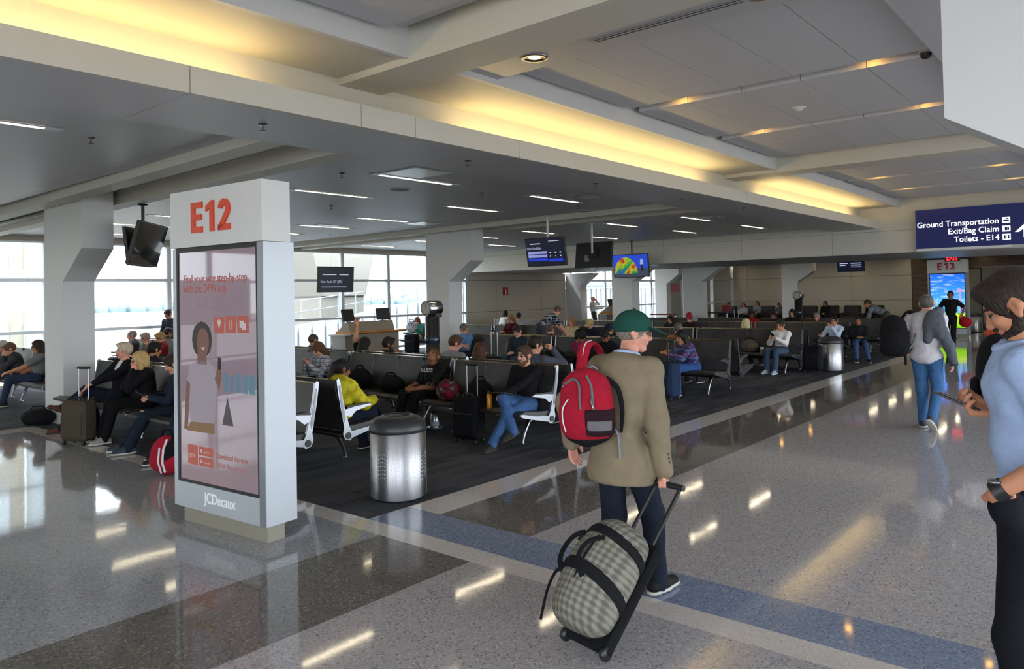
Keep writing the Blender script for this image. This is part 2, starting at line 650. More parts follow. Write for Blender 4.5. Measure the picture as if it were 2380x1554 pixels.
def window_bank(name, label, xs, y=19.0, zt=3.17, rails=(1.13, 2.3), z0=0.12, mw=0.11):
    w = sempty(name, label)
    for x in xs:
        struct('mullion', (MB().box(x - mw / 2, y - 0.02, 0, x + mw / 2, y + 0.1, zt), M_ALU), None, w)
    zs = [z0] + list(rails) + [zt]
    for a, b in zip(xs[:-1], xs[1:]):
        for z in zs:
            hw = 0.035
            struct('transom', (MB().box(a + mw / 2, y - 0.02, z - hw, b - mw / 2, y + 0.08, z + hw), M_ALU), None, w)
        for za, zb in zip(zs[:-1], zs[1:]):
            struct('pane', (MB().box(a + mw / 2, y + 0.03, za + 0.035, b - mw / 2, y + 0.036, zb - 0.035), M_GLASS), None, w)
    return w
window_bank('window_1', 'tall glazed window wall with pale mullions facing the apron',
            [-9, -7.2, -5.4, -3.6, -1.8, 0.0, 1.8, 3.6, 6.2, 9.0, 10.8, 12.6, 14.4, 16.25, 18.05, 19.95])
window_bank('window_2', 'glazed bay looking out on the jet bridge', [26.5, 29.2, 31.9, 33.4, 35.0], zt=3.05)
struct('wall_window_head', (MB().box(XA, 18.9, 3.17, 20.0, 19.1, 3.45), M_WALLP), 'grey bulkhead strip above the window wall')
struct('wall_window_head', (MB().box(25.0, 18.9, 3.05, 35.0, 19.1, 3.3), M_WALLP), 'bulkhead strip above the jet bridge windows')

def panel_wall(name, label, axis, pos, a0, a1, cuts, zs, m=M_WALLP, th=0.03):
    """flat wall of separate panels with recessed joints; axis is the wall normal"""
    w = sempty(name, label)
    es = [a0] + cuts + [a1]
    if axis == 'y':
        struct('backing', (MB().box(a0, pos + th, zs[0], a1, pos + 0.2, zs[-1]), M_JOINT), None, w)
    else:
        struct('backing', (MB().box(pos + th, a0, zs[0], pos + 0.2, a1, zs[-1]), M_JOINT), None, w)
    g = 0.008
    for e0, e1 in zip(es[:-1], es[1:]):
        for z0, z1 in zip(zs[:-1], zs[1:]):
            if axis == 'y':
                b = MB().box(e0 + g, pos, z0 + g, e1 - g, pos + th, z1 - g)
            else:
                b = MB().box(pos, e0 + g, z0 + g, pos + th, e1 - g, z1 - g)
            struct('wall_panel', (b, m), None, w)
    return w
panel_wall('wall_panelled', 'taupe panelled wall with a fire extinguisher sign', 'y', 19.0, 19.95, 26.1, [21.6, 24.4], [0, 1.13, 2.31, 2.62])
panel_wall('wall_far', 'cream panelled wall behind the far seating', 'x', 39.4, 8.45, 19.0, [11.15, 13.85, 16.5], [0, 1.13, 2.31, 3.25])

def wood_mat():
    t = NT('wood_veneer')
    pos = t.n('NewGeometry').outputs['Position']
    mp = t.n('Mapping')
    mp.inputs['Scale'].default_value = (1, 0.6, 9)
    t.l(pos, mp.inputs['Vector'])
    t.l(t.ramp(t.noise(3.0, 5, mp.outputs[0]), [(0.3, '3a2a1c'), (0.55, '5a4530'), (0.75, '6d583e')]), t.p.inputs['Base Color'])
    t.p.inputs['Roughness'].default_value = 0.45
    return t.m
M_WOOD = wood_mat()
ww = sempty('wall_wood', 'brown wood plank wall beside the shop opening')
for j, (a, b) in enumerate(((5.9, 8.43), (-6.0, -0.6))):
    for k in range(16):
        struct('plank', (MB().box(39.4, a, 0.2 * k, 39.44 + 0.006 * (k % 2), b, 0.2 * k + 0.196), M_WOOD), None, ww)
struct('plank_backing', (MB().box(39.47, 5.9, 0, 39.6, 8.43, 3.3).box(39.47, -6.0, 0, 39.6, -0.6, 3.3).box(39.47, -0.6, 2.6, 39.6, 5.9, 3.3), M_WOOD), None, ww)
for k in range(13, 16):
    struct('plank', (MB().box(39.4, -0.6, 0.2 * k, 39.44 + 0.006 * (k % 2), 5.9, 0.2 * k + 0.196), M_WOOD), None, ww)
struct('wall_shop_back', (MB().box(41.6, -1.5, 0, 41.7, 9.0, 3.6), pbr('shop_wall', '8b8375', 0.6)), 'dim shop wall behind the opening')
struct('ceiling_shop', (MB().box(39.5, -1.5, 2.62, 41.7, 9.0, 2.7), M_CEIL), 'shop ceiling beyond the opening')
struct('floor_shop', (MB().box(40.0, -1.0, -0.05, 41.7, 9.0, 0.0), T_MAUVE), 'shop floor beyond the opening')
# glass door leaf and poster panels in the wood wall
fr = thing('shop_doorframe', 'dark framed glass shop front set into the wood wall', 'shopfront', (39.35, 0, 0))
for ya, yb in ((5.6, 6.9), (-0.6, 3.2)):
    mb = MB()
    for (u0, u1, z0, z1) in ((ya, ya + 0.05, 0, 2.55), (yb - 0.05, yb, 0, 2.55), (ya + 0.05, yb - 0.05, 2.5, 2.55)):
        mb.box(0, u0, z0, 0.06, u1, z1)
    put('frame', (mb, pbr('black_metal', '1c1c1e', 0.4, 0.3)), fr)
    put('pane', (MB().box(0.02, ya + 0.05, 0, 0.03, yb - 0.05, 2.5), pbr('shop_glass', '7d7a6d', 0.1)), fr)

# ---- remaining shell
wb_ = sempty('wall_back', 'cream end wall behind the camera with openings added for daylight')  # openings added so daylight brightens the faces turned this way
struct('solid_wall', (MB().box(XA - 0.2, 5.0, 0, XA, YB, 4.2), M_CREAM), None, wb_)
struct('sill_wall', (MB().box(XA - 0.2, YA, 0, XA, 5.0, 0.3), M_CREAM), None, wb_)
struct('head_wall', (MB().box(XA - 0.2, YA, 3.5, XA, 5.0, 4.2), M_CREAM), None, wb_)
for k in range(4):
    struct('pier', (MB().box(XA - 0.2, YA + 2.75 * k, 0.3, XA, YA + 0.15 + 2.75 * k, 3.5), M_CREAM), None, wb_)
M_SILLW = M_CREAM
wr = sempty('wall_right', 'concourse wall behind the camera with a long window band')
struct('sill_wall', (MB().box(XA, YA - 0.2, 0, XB, YA, 0.2), M_CREAM), None, wr)
struct('head_wall', (MB().box(XA, YA - 0.2, 3.5, XB, YA, 4.2), M_CREAM), None, wr)
struct('solid_wall', (MB().box(24.0, YA - 0.2, 0.2, XB, YA, 3.5), M_CREAM), None, wr)
for x in range(-9, 24, 3):
    struct('pier', (MB().box(x, YA - 0.2, 0.2, x + 0.15, YA, 3.5), M_CREAM), None, wr)
struct('roof', (MB().box(XA - 0.3, YA - 0.3, 4.25, XB + 2, YB + 0.3, 4.4), M_DARK), 'roof slab over the hall')
struct('wall_end', (MB().box(39.6, YA, 3.2, 39.8, YB, 3.4), M_CREAM), 'top strip of the far wall')
# glazed vestibule in front of the far wall
ve = sempty('window_3', 'white framed glass vestibule at the far corner')
for x in (33.2, 36.2, 38.7):
    struct('post', (MB().box(x, 17.0, 0, x + 0.16, 17.16, 3.2), M_WHITE), None, ve)
for z in (1.1, 2.3):
    for a, b in ((33.36, 36.2), (36.36, 38.7)):
        struct('rail', (MB().box(a, 17.02, z, b, 17.14, z + 0.08), M_WHITE), None, ve)
for a, b in ((33.36, 36.2), (36.36, 38.7)):
    for z0, z1 in ((0.0, 1.1), (1.18, 2.3), (2.38, 3.2)):
        struct('pane', (MB().box(a, 17.07, z0, b, 17.08, z1), M_GLASS), None, ve)
struct('wall_vestibule', (MB().box(35.06, 18.95, 0, 39.4, 19.1, 3.3), pbr('vestibule_grey', '9b9b92', 0.6)), 'grey vestibule wall behind the white frames')
dr = struct('door_1', (MB().box(36.6, 18.9, 0, 38.0, 18.95, 2.2), pbr('door_taupe', '77705f', 0.5)), 'taupe door inside the glazed vestibule')
put('door_frame', (MB().box(36.45, 18.91, 0, 36.6, 18.95, 2.35).box(38.0, 18.91, 0, 38.15, 18.95, 2.35).box(36.6, 18.91, 2.2, 38.0, 18.95, 2.35), M_WHITE), dr)

# ---- outside
M_APRON = pbr('apron_concrete', '85837e', 0.9, var=0.08, scale=0.2)
struct('ground', (MB().box(-200, 19.4, -4.1, 400, 700, -4.0), M_APRON), 'pale concrete apron outside')
struct('ground', (MB().box(-200, -700, -4.1, 400, -6.6, -4.0), M_APRON), 'concrete forecourt outside the concourse windows')
# ================================================================== FIXTURES
M_BLACK = pbr('black_plastic', '17181a', 0.45)
M_STEEL = pbr('polished_aluminium', '8f9196', 0.28, 1.0, var=0.03, scale=20)
M_TUBE = emit('fluorescent_tube', 'ffecc8', STRIP_LIGHT)
M_COVE = emit('cove_tube', 'ffdc98', COVE_LIGHT)
M_DOWN = emit('downlight_lamp', 'ffbe55', DOWN_LIGHT)

# ---- recessed strip lights of the gate ceiling
st = thing('strip_light', 'slim fluorescent strip light recessed in the grey gate ceiling', 'ceiling light', group='strip lights of the gate ceiling')
put('lamp', (MB().box(-0.61, -0.03, -0.004, 0.61, 0.03, 0.0), M_TUBE), st)
fb = MB()
for s in (-1, 1):
    fb.box(-0.75, s * 0.045 - 0.012, -0.008, 0.75, s * 0.045 + 0.012, 0.0)
    fb.box(s * 0.75 - (0.13 if s > 0 else 0), -0.033, -0.006, s * 0.75 + (0.13 if s < 0 else 0), 0.033, 0.0)
put('frame', (fb, M_ALU), st)
first = True
for bay in (-2, -1, 0, 1):
    for xo in (1.14, 6.72 - 4.97 + 4.97 - 0.0, ):
        pass
    for xc in (-1.23, 1.79):
        x = 8.0 * bay + 8.0 + xc - 1.0 + 0.95
        for y in (7.25, 9.06, 11.5, 13.4, 15.3, 17.65):
            if x < XA + 1 or x > 19.0:
                continue
            if any(abs(x - b) < 1.1 + 0 * y for b in BEAMS):
                continue
            if first:
                st.location = (x, y, 3.298)
                first = False
            else:
                dup(st, (x, y, 3.298))
for x in (26.5, 29.5, 32.5, 35.5, 38.2):  # unseen lamps added above the far ceiling line to brighten that end
    for y in (2.0, 5.5, 8.5, 11.0, 14.0, 17.0):
        dup(st, (x, y, 3.198), 0.0, 'unseen strip light added beyond the bulkhead to brighten the far end')
# shallow reflector troughs beside some strips
vm = thing('ceiling_vent', 'flat bright air vent panel beside a ceiling strip light', 'vent', (6.35, 6.86, 3.292), group='vent panels beside the strip lights')
put('frame', (MB().box(-0.32, -0.32, 0, 0.32, -0.29, 0.006).box(-0.32, 0.29, 0, 0.32, 0.32, 0.006).box(-0.32, -0.29, 0, -0.29, 0.29, 0.006).box(0.29, -0.29, 0, 0.32, 0.29, 0.006), M_ALU), vm)
put('plate', (MB().box(-0.29, -0.29, 0.002, 0.29, 0.29, 0.006), pbr('vent_plate', 'c8c8c8', 0.25, 0.6)), vm)
for p in ((9.75, 6.9), (10.9, 11.6), (14.6, 7.0), (1.35, 6.85), (9.6, 13.3)):
    dup(vm, (p[0], p[1], 3.292))

# ---- cove tubes
for i, (a, b) in enumerate(((-8.6, -4.6), (-2.6, 3.2), (5.5, 11.2), (13.4, 19.2))):
    t = thing('cove_lamp', ['warm cove tube at the left end of the concourse', 'warm cove tube left of the first cross beam', 'warm cove tube between the cross beams',
              'warm cove tube by the far bulkhead'][i], 'cove light', (a, 5.22, 3.362), group='warm tubes hidden in the cove')
    put('tube', (MB().tube([(0, 0, 0.03), (b - a, 0, 0.03)], 0.018, 8), M_COVE), t)
    put('batten', (MB().box(0, -0.03, 0, b - a, 0.03, 0.012), M_WHITE), t)

# ---- coffer downlights, slot diffusers, sprinklers, speakers
dl = thing('downlight', 'round recessed downlight with warm lamp in the concourse ceiling', 'downlight', group='coffer downlights')
put('trim_ring', (MB().lathe([(0.115, 0.0), (0.115, -0.008), (0.085, -0.008), (0.075, 0.0)], 24), M_STEEL), dl)
put('lamp', (MB().disc((0, 0, -0.001), 0.05, 16), M_DOWN), dl)
put('reflector', (MB().lathe([(0.085, -0.006), (0.05, -0.0015)], 24), M_STEEL), dl)
first = True
for c in [CB[0]] + CB[1:]:
    for xo, z in ((0.82, 3.75), (3.37, 3.93), (5.56, 3.93)):
        for y in (3.85, 1.9):
            x = c + xo
            if first:
                dl.location = (x, y, z)
                first = False
            else:
                dup(dl, (x, y, z))
for x, y in ((21.2, 8.0), (21.2, 11.0), (21.2, 14.0), (21.2, 17.0), (23.6, 8.0), (23.6, 11.0), (23.6, 14.0), (23.6, 17.0), (22.5, 2.0)):
    dup(dl, (x, y, 2.588), 0.0, 'round recessed downlight under the bulkhead soffit')
sl = thing('slot_diffuser', 'long narrow slot air diffuser in the near ceiling beam strip', 'air diffuser', (4.92, 2.65, 3.748))
for s in (-1, 1):
    put('slot', (MB().box(s * 0.02 - 0.008, -0.6, -0.003, s * 0.02 + 0.008, 0.6, 0.0), M_JOINT), sl)
put('frame', (MB().box(-0.045, -0.62, -0.002, 0.045, 0.62, 0.0), M_CEIL), sl)
sp = thing('sprinkler', 'small chrome fire sprinkler head under the ceiling', 'sprinkler', (3.36, 5.45, 3.2), group='ceiling sprinklers')
put('escutcheon', (MB().lathe([(0.0, -0.012), (0.03, -0.01), (0.038, 0.0)], 16), M_STEEL), sp)
put('deflector', (MB().tube([(0, 0, -0.01), (0, 0, -0.05)], 0.007, 8).lathe([(0.0, -0.05), (0.024, -0.052), (0.024, -0.056), (0.0, -0.058)], 12), pbr('brass_dark', '6a6256', 0.3, 0.9)), sp)
for x, y, z in ((2.8, 7.42, 3.3), (5.78, 5.45, 3.2), (8.2, 5.45, 3.2), (5.7, 7.5, 3.3), (8.3, 7.55, 3.3), (10.8, 7.55, 3.3), (10.6, 5.45, 3.2), (12.6, 5.3, 3.2), (7.6, 10.3, 3.3), (13.4, 10.4, 3.3)):
    dup(sp, (x, y, z))
spk = thing('ceiling_speaker', 'round flat grille speaker in the gate ceiling', 'speaker', (7.19, 8.12, 3.295), group='gate ceiling speakers')
put('grille', (MB().lathe([(0.0, 0.0), (0.12, -0.002), (0.13, 0.004)], 24), pbr('speaker_grille', '8b8b8c', 0.6)), spk)
put('ring', (MB().lathe([(0.13, -0.004), (0.145, -0.004), (0.145, 0.004), (0.13, 0.004)], 24), M_CEIL), spk)
dup(spk, (11.6, 8.0, 3.295))
dup(spk, (15.4, 8.1, 3.295))
sm = thing('smoke_detector', 'round white smoke detector on a coffer panel', 'smoke detector', (8.7, 2.98, 3.85))
put('base', (MB().lathe([(0.0, -0.012), (0.075, -0.012), (0.08, 0.0)], 20), M_WHITE), sm)
put('sensor', (MB().lathe([(0.0, -0.04), (0.035, -0.036), (0.05, -0.012)], 20), M_WHITE), sm)
cs = thing('security_camera', 'small white dome security camera at the coffer corner', 'camera', (7.55, 1.45, 3.92))
put('mount', (MB().tube([(0, 0, 0), (0, 0, -0.05)], 0.06, 16), M_WHITE), cs)
put('dome', (MB().lathe([(0.05, -0.05), (0.045, -0.08), (0.025, -0.1), (0.0, -0.105)], 16), M_BLACK), cs)

# ================================================================== BEAM SEATING
def leather():
    t = NT('black_vinyl')
    f = t.noise(160, 3)
    t.l(t.ramp(t.noise(5, 3), [(0.3, '29292a'), (0.7, '363636')]), t.p.inputs['Base Color'])
    t.p.inputs['Roughness'].default_value = 0.42
    t.bump(f, 0.25, 0.003)
    return t.m
M_VINYL = leather()
M_RAIL = pbr('dark_rail', '3a3936', 0.3, 0.6)
SW = 0.6
def slab_profile(pts, th):
    """offset a polyline of (x,z) into a padded strip outline"""
    up, lo = [], []
    for i, p in enumerate(pts):
        a = Vector(pts[max(0, i - 1)])
        b = Vector(pts[min(len(pts) - 1, i + 1)])
        t = (b - a).normalized()
        n = Vector((-t.y, t.x))
        k = th * (0.55 if i in (0, len(pts) - 1) else 1.0)
        up.append((p[0] + n.x * k / 2, p[1] + n.y * k / 2))
        lo.append((p[0] - n.x * k / 2, p[1] - n.y * k / 2))
    return up + lo[::-1]
SEAT_P = slab_profile([(0.0, 0.385), (0.1, 0.372), (0.3, 0.385), (0.44, 0.402), (0.52, 0.395)], 0.06)
BACK_P = slab_profile([(-0.012, 0.36), (-0.035, 0.5), (-0.075, 0.68), (-0.11, 0.82), (-0.118, 0.895)], 0.05)
seat_me = MB().prism(SEAT_P, 0.012, SW - 0.012, 'y').mesh('seat', M_VINYL)
back_me = MB().prism(BACK_P, 0.012, SW - 0.012, 'y').mesh('backrest', M_VINYL)
post = [(-0.03, 0.27), (0.04, 0.25), (0.075, 0.29), (0.06, 0.345), (0.03, 0.4), (-0.02, 0.56), (-0.062, 0.75), (-0.085, 0.905), (-0.105, 0.925), (-0.13, 0.91), (-0.125, 0.86), (-0.1, 0.7), (-0.06, 0.5), (-0.04, 0.4), (-0.055, 0.33)]
rail = [(0.04, 0.27), (0.3, 0.325), (0.5, 0.372), (0.535, 0.39), (0.53, 0.412), (0.48, 0.408), (0.28, 0.365), (0.05, 0.345)]
armp = [(-0.015, 0.52), (0.05, 0.50), (0.12, 0.555), (0.3, 0.588), (0.34, 0.6), (0.3, 0.612), (0.1, 0.602), (-0.03, 0.585)]
ff = MB().prism(post, -0.014, 0.014, 'y').prism(rail, -0.013, 0.013, 'y')
frame_me = ff.mesh('side_frame', M_STEEL)
inl = MB().prism([(-0.03, 0.45), (-0.02, 0.5), (-0.055, 0.68), (-0.085, 0.85), (-0.105, 0.85), (-0.085, 0.68), (-0.055, 0.5)], -0.017, 0.017, 'y')
inlay_me = inl.mesh('inlay', pbr('frame_inlay', '6e7176', 0.35, 0.8))
cap_me = MB().lathe([(0.0, -0.02), (0.036, -0.02), (0.036, 0.02), (0.0, 0.02)], 20, (0.012, 0, 0.305), 0, False, 'y').mesh('hub_cap', M_BLACK)
arm_me = MB().prism(armp, -0.012, 0.012, 'y').mesh('armrest', M_STEEL)
pad_me = MB().prism([(-0.02, 0.59), (0.1, 0.607), (0.3, 0.616), (0.35, 0.606), (0.3, 0.628), (0.0, 0.622)], -0.026, 0.026, 'y').mesh('arm_pad', M_BLACK)
leg_me = MB().tube([(0.02, 0, 0.30), (0.1, 0, 0.25), (0.17, 0, 0.12), (0.2, 0, 0.03), (0.2, 0, 0.01)], [0.032, 0.026, 0.018, 0.014, 0.016], 10).lathe([(0.0, 0.014), (0.03, 0.01), (0.034, 0.0)], 16, (0.2, 0, 0)).mesh('leg', M_STEEL)
div_me = MB().box(-0.13, -0.006, 0.86, -0.075, 0.006, 0.905).prism(slab_profile([(-0.018, 0.36), (-0.04, 0.5), (-0.08, 0.68), (-0.113, 0.82), (-0.12, 0.9)], 0.056), -0.005, 0.005, 'y').mesh('divider', pbr('divider_metal', '7c7b78', 0.3, 0.9))
_beams = {}
def bench(x, y, n, face, label, rz=0.0, arms=True):
    """n seats on one beam, starting at y and running to larger y; face = +1 looks along +x, -1 along -x.
    x is the centre line of the back-to-back pair."""
    t = thing('gate_bench', label, 'bench', (x, y, 0), rz, group='black beam seating of the gate')
    fl = 0.0 if face > 0 else PI
    def P(nm, me, yy, sub=None):
        o = put(nm, me, sub or t)
        if sub is None:
            if face > 0:
                o.location = (0.24, yy, 0)
            else:
                o.location = (-0.24, yy, 0)
                o.rotation_euler = (0, 0, PI)
        return o
    for i in range(n):
        yy = i * SW if face > 0 else (i + 1) * SW
        P('seat', seat_me, yy)
        P('backrest', back_me, yy)
        if 0 < i:
            P('divider', div_me, i * SW)
    for yy in (0.0, n * SW):
        f = P('side_frame', frame_me, yy)
        put('inlay', inlay_me, f)
        put('hub_cap', cap_me, f)
        if arms:
            a = P('armrest', arm_me, yy)
            put('arm_pad', pad_me, a)
    for yy in (0.28, n * SW - 0.28):
        P('leg', leg_me, yy)
    if n not in _beams:
        _beams[n] = (MB().tube([(0.012, 0.02, 0.305), (0.012, n * SW - 0.02, 0.305)], 0.034, 12).mesh('beam', M_RAIL),
                     MB().box(-0.128, 0.0, 0.898, -0.1, n * SW, 0.908).mesh('top_rail', pbr('gold_reflection_rail', '8d7c5a', 0.25, 1.0)))  # top rail's gold reflection is put into its metal colour
    yy = 0 if face > 0 else n * SW
    P('beam', _beams[n][0], yy)
    P('top_rail', _beams[n][1], yy)
    return t
BEN = [  # x centre, y start, seats, facing, label
    (4.75, 6.55, 5, -1, 'black bench facing left, hidden end behind the tall sign'),
    (4.75, 6.55, 4, 1, 'black bench seen from behind with the yellow jacket person'),
    (4.80, 9.72, 4, -1, 'black bench where the man in the dark suit sits'),
    (4.80, 9.12, 5, 1, 'black bench behind the suited man, facing the window side row'),
    (5.15, 13.6, 4, -1, 'black bench at the far left beyond the column'),
    (5.25, 16.3, 4, -1, 'black bench by the windows at the far left edge'),
    (7.8, 13.4, 4, -1, 'black bench near the windows under the hanging screen'),
    (7.9, 16.0, 4, -1, 'black bench by the window with elderly travellers'),
    (7.9, 16.0, 4, 1, 'black bench back to back with the elderly travellers by the window'),
    (7.32, 5.38, 3, -1, 'black bench with the man in blue jeans crossing his legs'),
    (7.32, 5.38, 3, 1, 'black bench back to back with the jeans man'),
    (7.46, 7.26, 4, -1, 'black bench where the girl sleeps with her head back'),
    (7.46, 7.26, 4, 1, 'black bench beside the charging tower'),
    (7.64, 9.75, 4, -1, 'black bench with the woman in a checked shirt'),
    (7.64, 9.75, 4, 1, 'black bench where the woman lifts her arm'),
    (12.36, 5.45, 3, -1, 'black bench with the woman leaning to the blue suitcase'),
    (12.36, 5.45, 3, 1, 'black bench behind the woman with the blue suitcase'),
    (12.36, 7.35, 3, -1, 'black bench with the person in pink holding the face'),
    (12.36, 7.35, 3, 1, 'black bench behind the person in pink'),
    (12.36, 9.25, 4, -1, 'black bench with the men in dark sweater and blue shirt'),
    (12.36, 9.25, 4, 1, 'black bench behind the man in the blue shirt'),
    (16.2, 5.55, 4, -1, 'black bench with the woman in the white sweater'),
    (16.2, 5.55, 4, 1, 'black bench behind the woman in the white sweater'),
    (16.2, 8.05, 5, -1, 'black bench with the man in the tan cap'),
    (16.2, 8.05, 5, 1, 'black bench behind the man in the tan cap'),
    (16.2, 11.2, 5, -1, 'black bench beside the bending man in the checked shirt'),
    (16.2, 11.2, 5, 1, 'black bench behind the bending man in the checked shirt'),
    (16.2, 14.3, 3, -1, 'black bench with empty seats near the taupe wall'),
    (19.7, 5.6, 4, -1, 'black bench with the girl in the white vest'),
    (19.7, 5.6, 4, 1, 'black bench behind the girl in the white vest'),
    (19.7, 8.1, 5, -1, 'black bench with the red haired person'),
    (19.7, 11.2, 5, -1, 'black bench in the last row before the middle column'),
    (19.7, 14.3, 5, -1, 'black bench in front of the fire extinguisher sign'),
    (22.4, 5.5, 4, -1, 'black bench under the lowered ceiling near the concourse'),
    (22.4, 8.0, 5, -1, 'black bench with the person in the red shirt'),
    (22.4, 11.2, 4, -1, 'black bench under the lowered ceiling by the ribbon posts'),
    (16.6, 16.9, 2, -1, 'short black bench beside the window column'),
]
BENCHES = {}
for b in BEN:
    rz = -0.072 if 7.0 < b[0] < 7.7 and b[1] < 13 else 0.0
    BENCHES[b[4]] = bench(b[0], b[1], b[2], b[3], b[4], rz)
# club chairs by the far wall
cm = pbr('club_vinyl', '1d1c1c', 0.5)
ck = thing('club_chair', 'dark tub chair against the far cream wall', 'armchair', (37.2, 10.6, 0), PI, group='dark tub chairs by the far wall')
put('seat', (MB().obox((0.05, 0, 0.32), (0.33, 0.3, 0.12), None, 0, 0.04), cm), ck)
put('backrest', (MB().obox((-0.3, 0, 0.55), (0.09, 0.38, 0.38), Matrix.Rotation(-0.15, 3, 'Y'), 0, 0.05), cm), ck)
for s in (-1, 1):
    put('arm', (MB().obox((0.02, s * 0.36, 0.38), (0.34, 0.07, 0.2), None, 0, 0.04), cm), ck)
    for u in (-0.25, 0.3):
        put('leg', (MB().tube([(u, s * 0.3, 0.2), (u, s * 0.3, 0)], 0.02, 8), M_STEEL), ck)
ck['label'] = 'dark tub chair by the far wall, second from the wood wall'
for i, y in enumerate((9.6, 11.6, 12.6, 13.7, 14.7, 15.7, 16.7)):
    dup(ck, (37.2, y, 0), PI, 'dark tub chair by the far wall, %s' % ('nearest the wood wall', 'third from the wood wall', 'fourth from the wood wall', 'fifth from the wood wall', 'sixth from the wood wall', 'second from the vestibule', 'nearest the vestibule')[i])

# ================================================================== BINS
def brushed():
    t = NT('brushed_steel')
    mp = t.n('Mapping')
    mp.inputs['Scale'].default_value = (60, 60, 1.0)
    t.l(t.obj(), mp.inputs['Vector'])
    f = t.noise(6, 3, mp.outputs[0])
    t.l(t.ramp(f, [(0.3, 'b4b5ba'), (0.7, 'd2d3d7')]), t.p.inputs['Base Color'])
    t.p.inputs['Metallic'].default_value = 1.0
    t.p.inputs['Roughness'].default_value = 0.42
    t.p.inputs['Anisotropic'].default_value = 0.85
    t.p.inputs['Anisotropic Rotation'].default_value = 0.25
    tg = t.n('Tangent', direction_type='RADIAL', axis='Z')
    t.l(tg.outputs[0], t.p.inputs['Tangent'])
    return t.m
M_BRUSH = brushed()
def make_bin(loc, label, dots=True, rz=0.0):
    t = thing('litter_bin', label, 'bin', loc, rz, group='round steel litter bins')
    r = 0.245
    body = MB().lathe([(0.0, 0.022), (r - 0.01, 0.02), (r, 0.03), (r, 0.59), (r - 0.02, 0.592)], 64)
    body.box(r * math.cos(-0.75) - 0.003, r * math.sin(-0.75) - 0.003, 0.03, r * math.cos(-0.75) + 0.003, r * math.sin(-0.75) + 0.003, 0.588, 1)
    b = put('body', (body, [M_BRUSH, M_JOINT]), t)
    put('lid', (MB().lathe([(r - 0.012, 0.585), (r + 0.006, 0.588), (r + 0.008, 0.62), (r - 0.004, 0.665), (r - 0.04, 0.7), (0.135, 0.728), (0.125, 0.727), (0.118, 0.71), (0.115, 0.6)], 64), pbr('bin_lid', '2b2b2e', 0.42)), t)
    put('liner', (MB().lathe([(0.118, 0.7), (0.114, 0.45), (0.0, 0.45)], 32), pbr('bin_dark', '08080a', 0.8)), t)
    put('foot_ring', (MB().lathe([(r - 0.05, 0.0), (r - 0.03, 0.0), (r - 0.03, 0.025), (r - 0.05, 0.025)], 32), M_BLACK), t)
    if dots:
        d = MB()
        for k in range(72):
            q = 2 * PI * k / 72
            for j in range(7):
                z = 0.2 + 0.033 * j + 0.022 * math.sin(q * 6)
                d.lathe([(0.0038, 0.0), (0.003, 0.0016), (0.0, 0.002)], 6, (0, 0, 0))
                c, s_ = math.cos(q), math.sin(q)
                nv = 18
                for i in range(len(d.v) - nv, len(d.v)):
                    a, e, h = d.v[i]
                    rr = r + h
                    d.v[i] = (rr * c - a * s_, rr * s_ + a * c, z + e)
        o = put('dimples', (d, pbr('dimple_bright', 'dcdde0', 0.15, 1.0)), b)
        o['kind'] = 'stuff'
    return t
make_bin((4.46, 5.12, 0), 'steel litter bin with black lid on carpet beside the tall sign')
make_bin((16.75, 5.2, 0), 'steel litter bin with black lid beside the woman in white', False)
make_bin((32.9, 4.95, 0), 'steel litter bin with black lid behind the distant sign', False)
# ================================================================== SIGNS
M_SILVER = pbr('sign_silver', 'b4bac0', 0.35, 0.25, var=0.02)
M_SIGNW = pbr('sign_white', 'd6d6d4', 0.45, var=0.015)
M_ORANGE = pbr('letter_orange', 'd8431f', 0.4)
M_RED = pbr('letter_red', 'b01f2a', 0.4)
GL = 0.3   # brightness of lit screens
def flat(c, k=1.0):
    return emit('print_%s_%.2f' % (c, k), c, GL * k, '0a0a0a')
def screen_glass():
    t = NT('screen_glass')
    t.p.inputs['Base Color'].default_value = (0.02, 0.02, 0.02, 1)
    t.p.inputs['Roughness'].default_value = 0.03
    f = t.noise(1.2, 2)
    t.l(t.ramp(f, [(0.3, 'b59fae'), (0.7, 'c3abb2')]), t.p.inputs['Emission Color'])  # mauve glow includes the pinkish reflection on the glass
    t.p.inputs['Emission Strength'].default_value = GL * 0.85
    t.p.inputs['Specular IOR Level'].default_value = 0.32
    return t.m
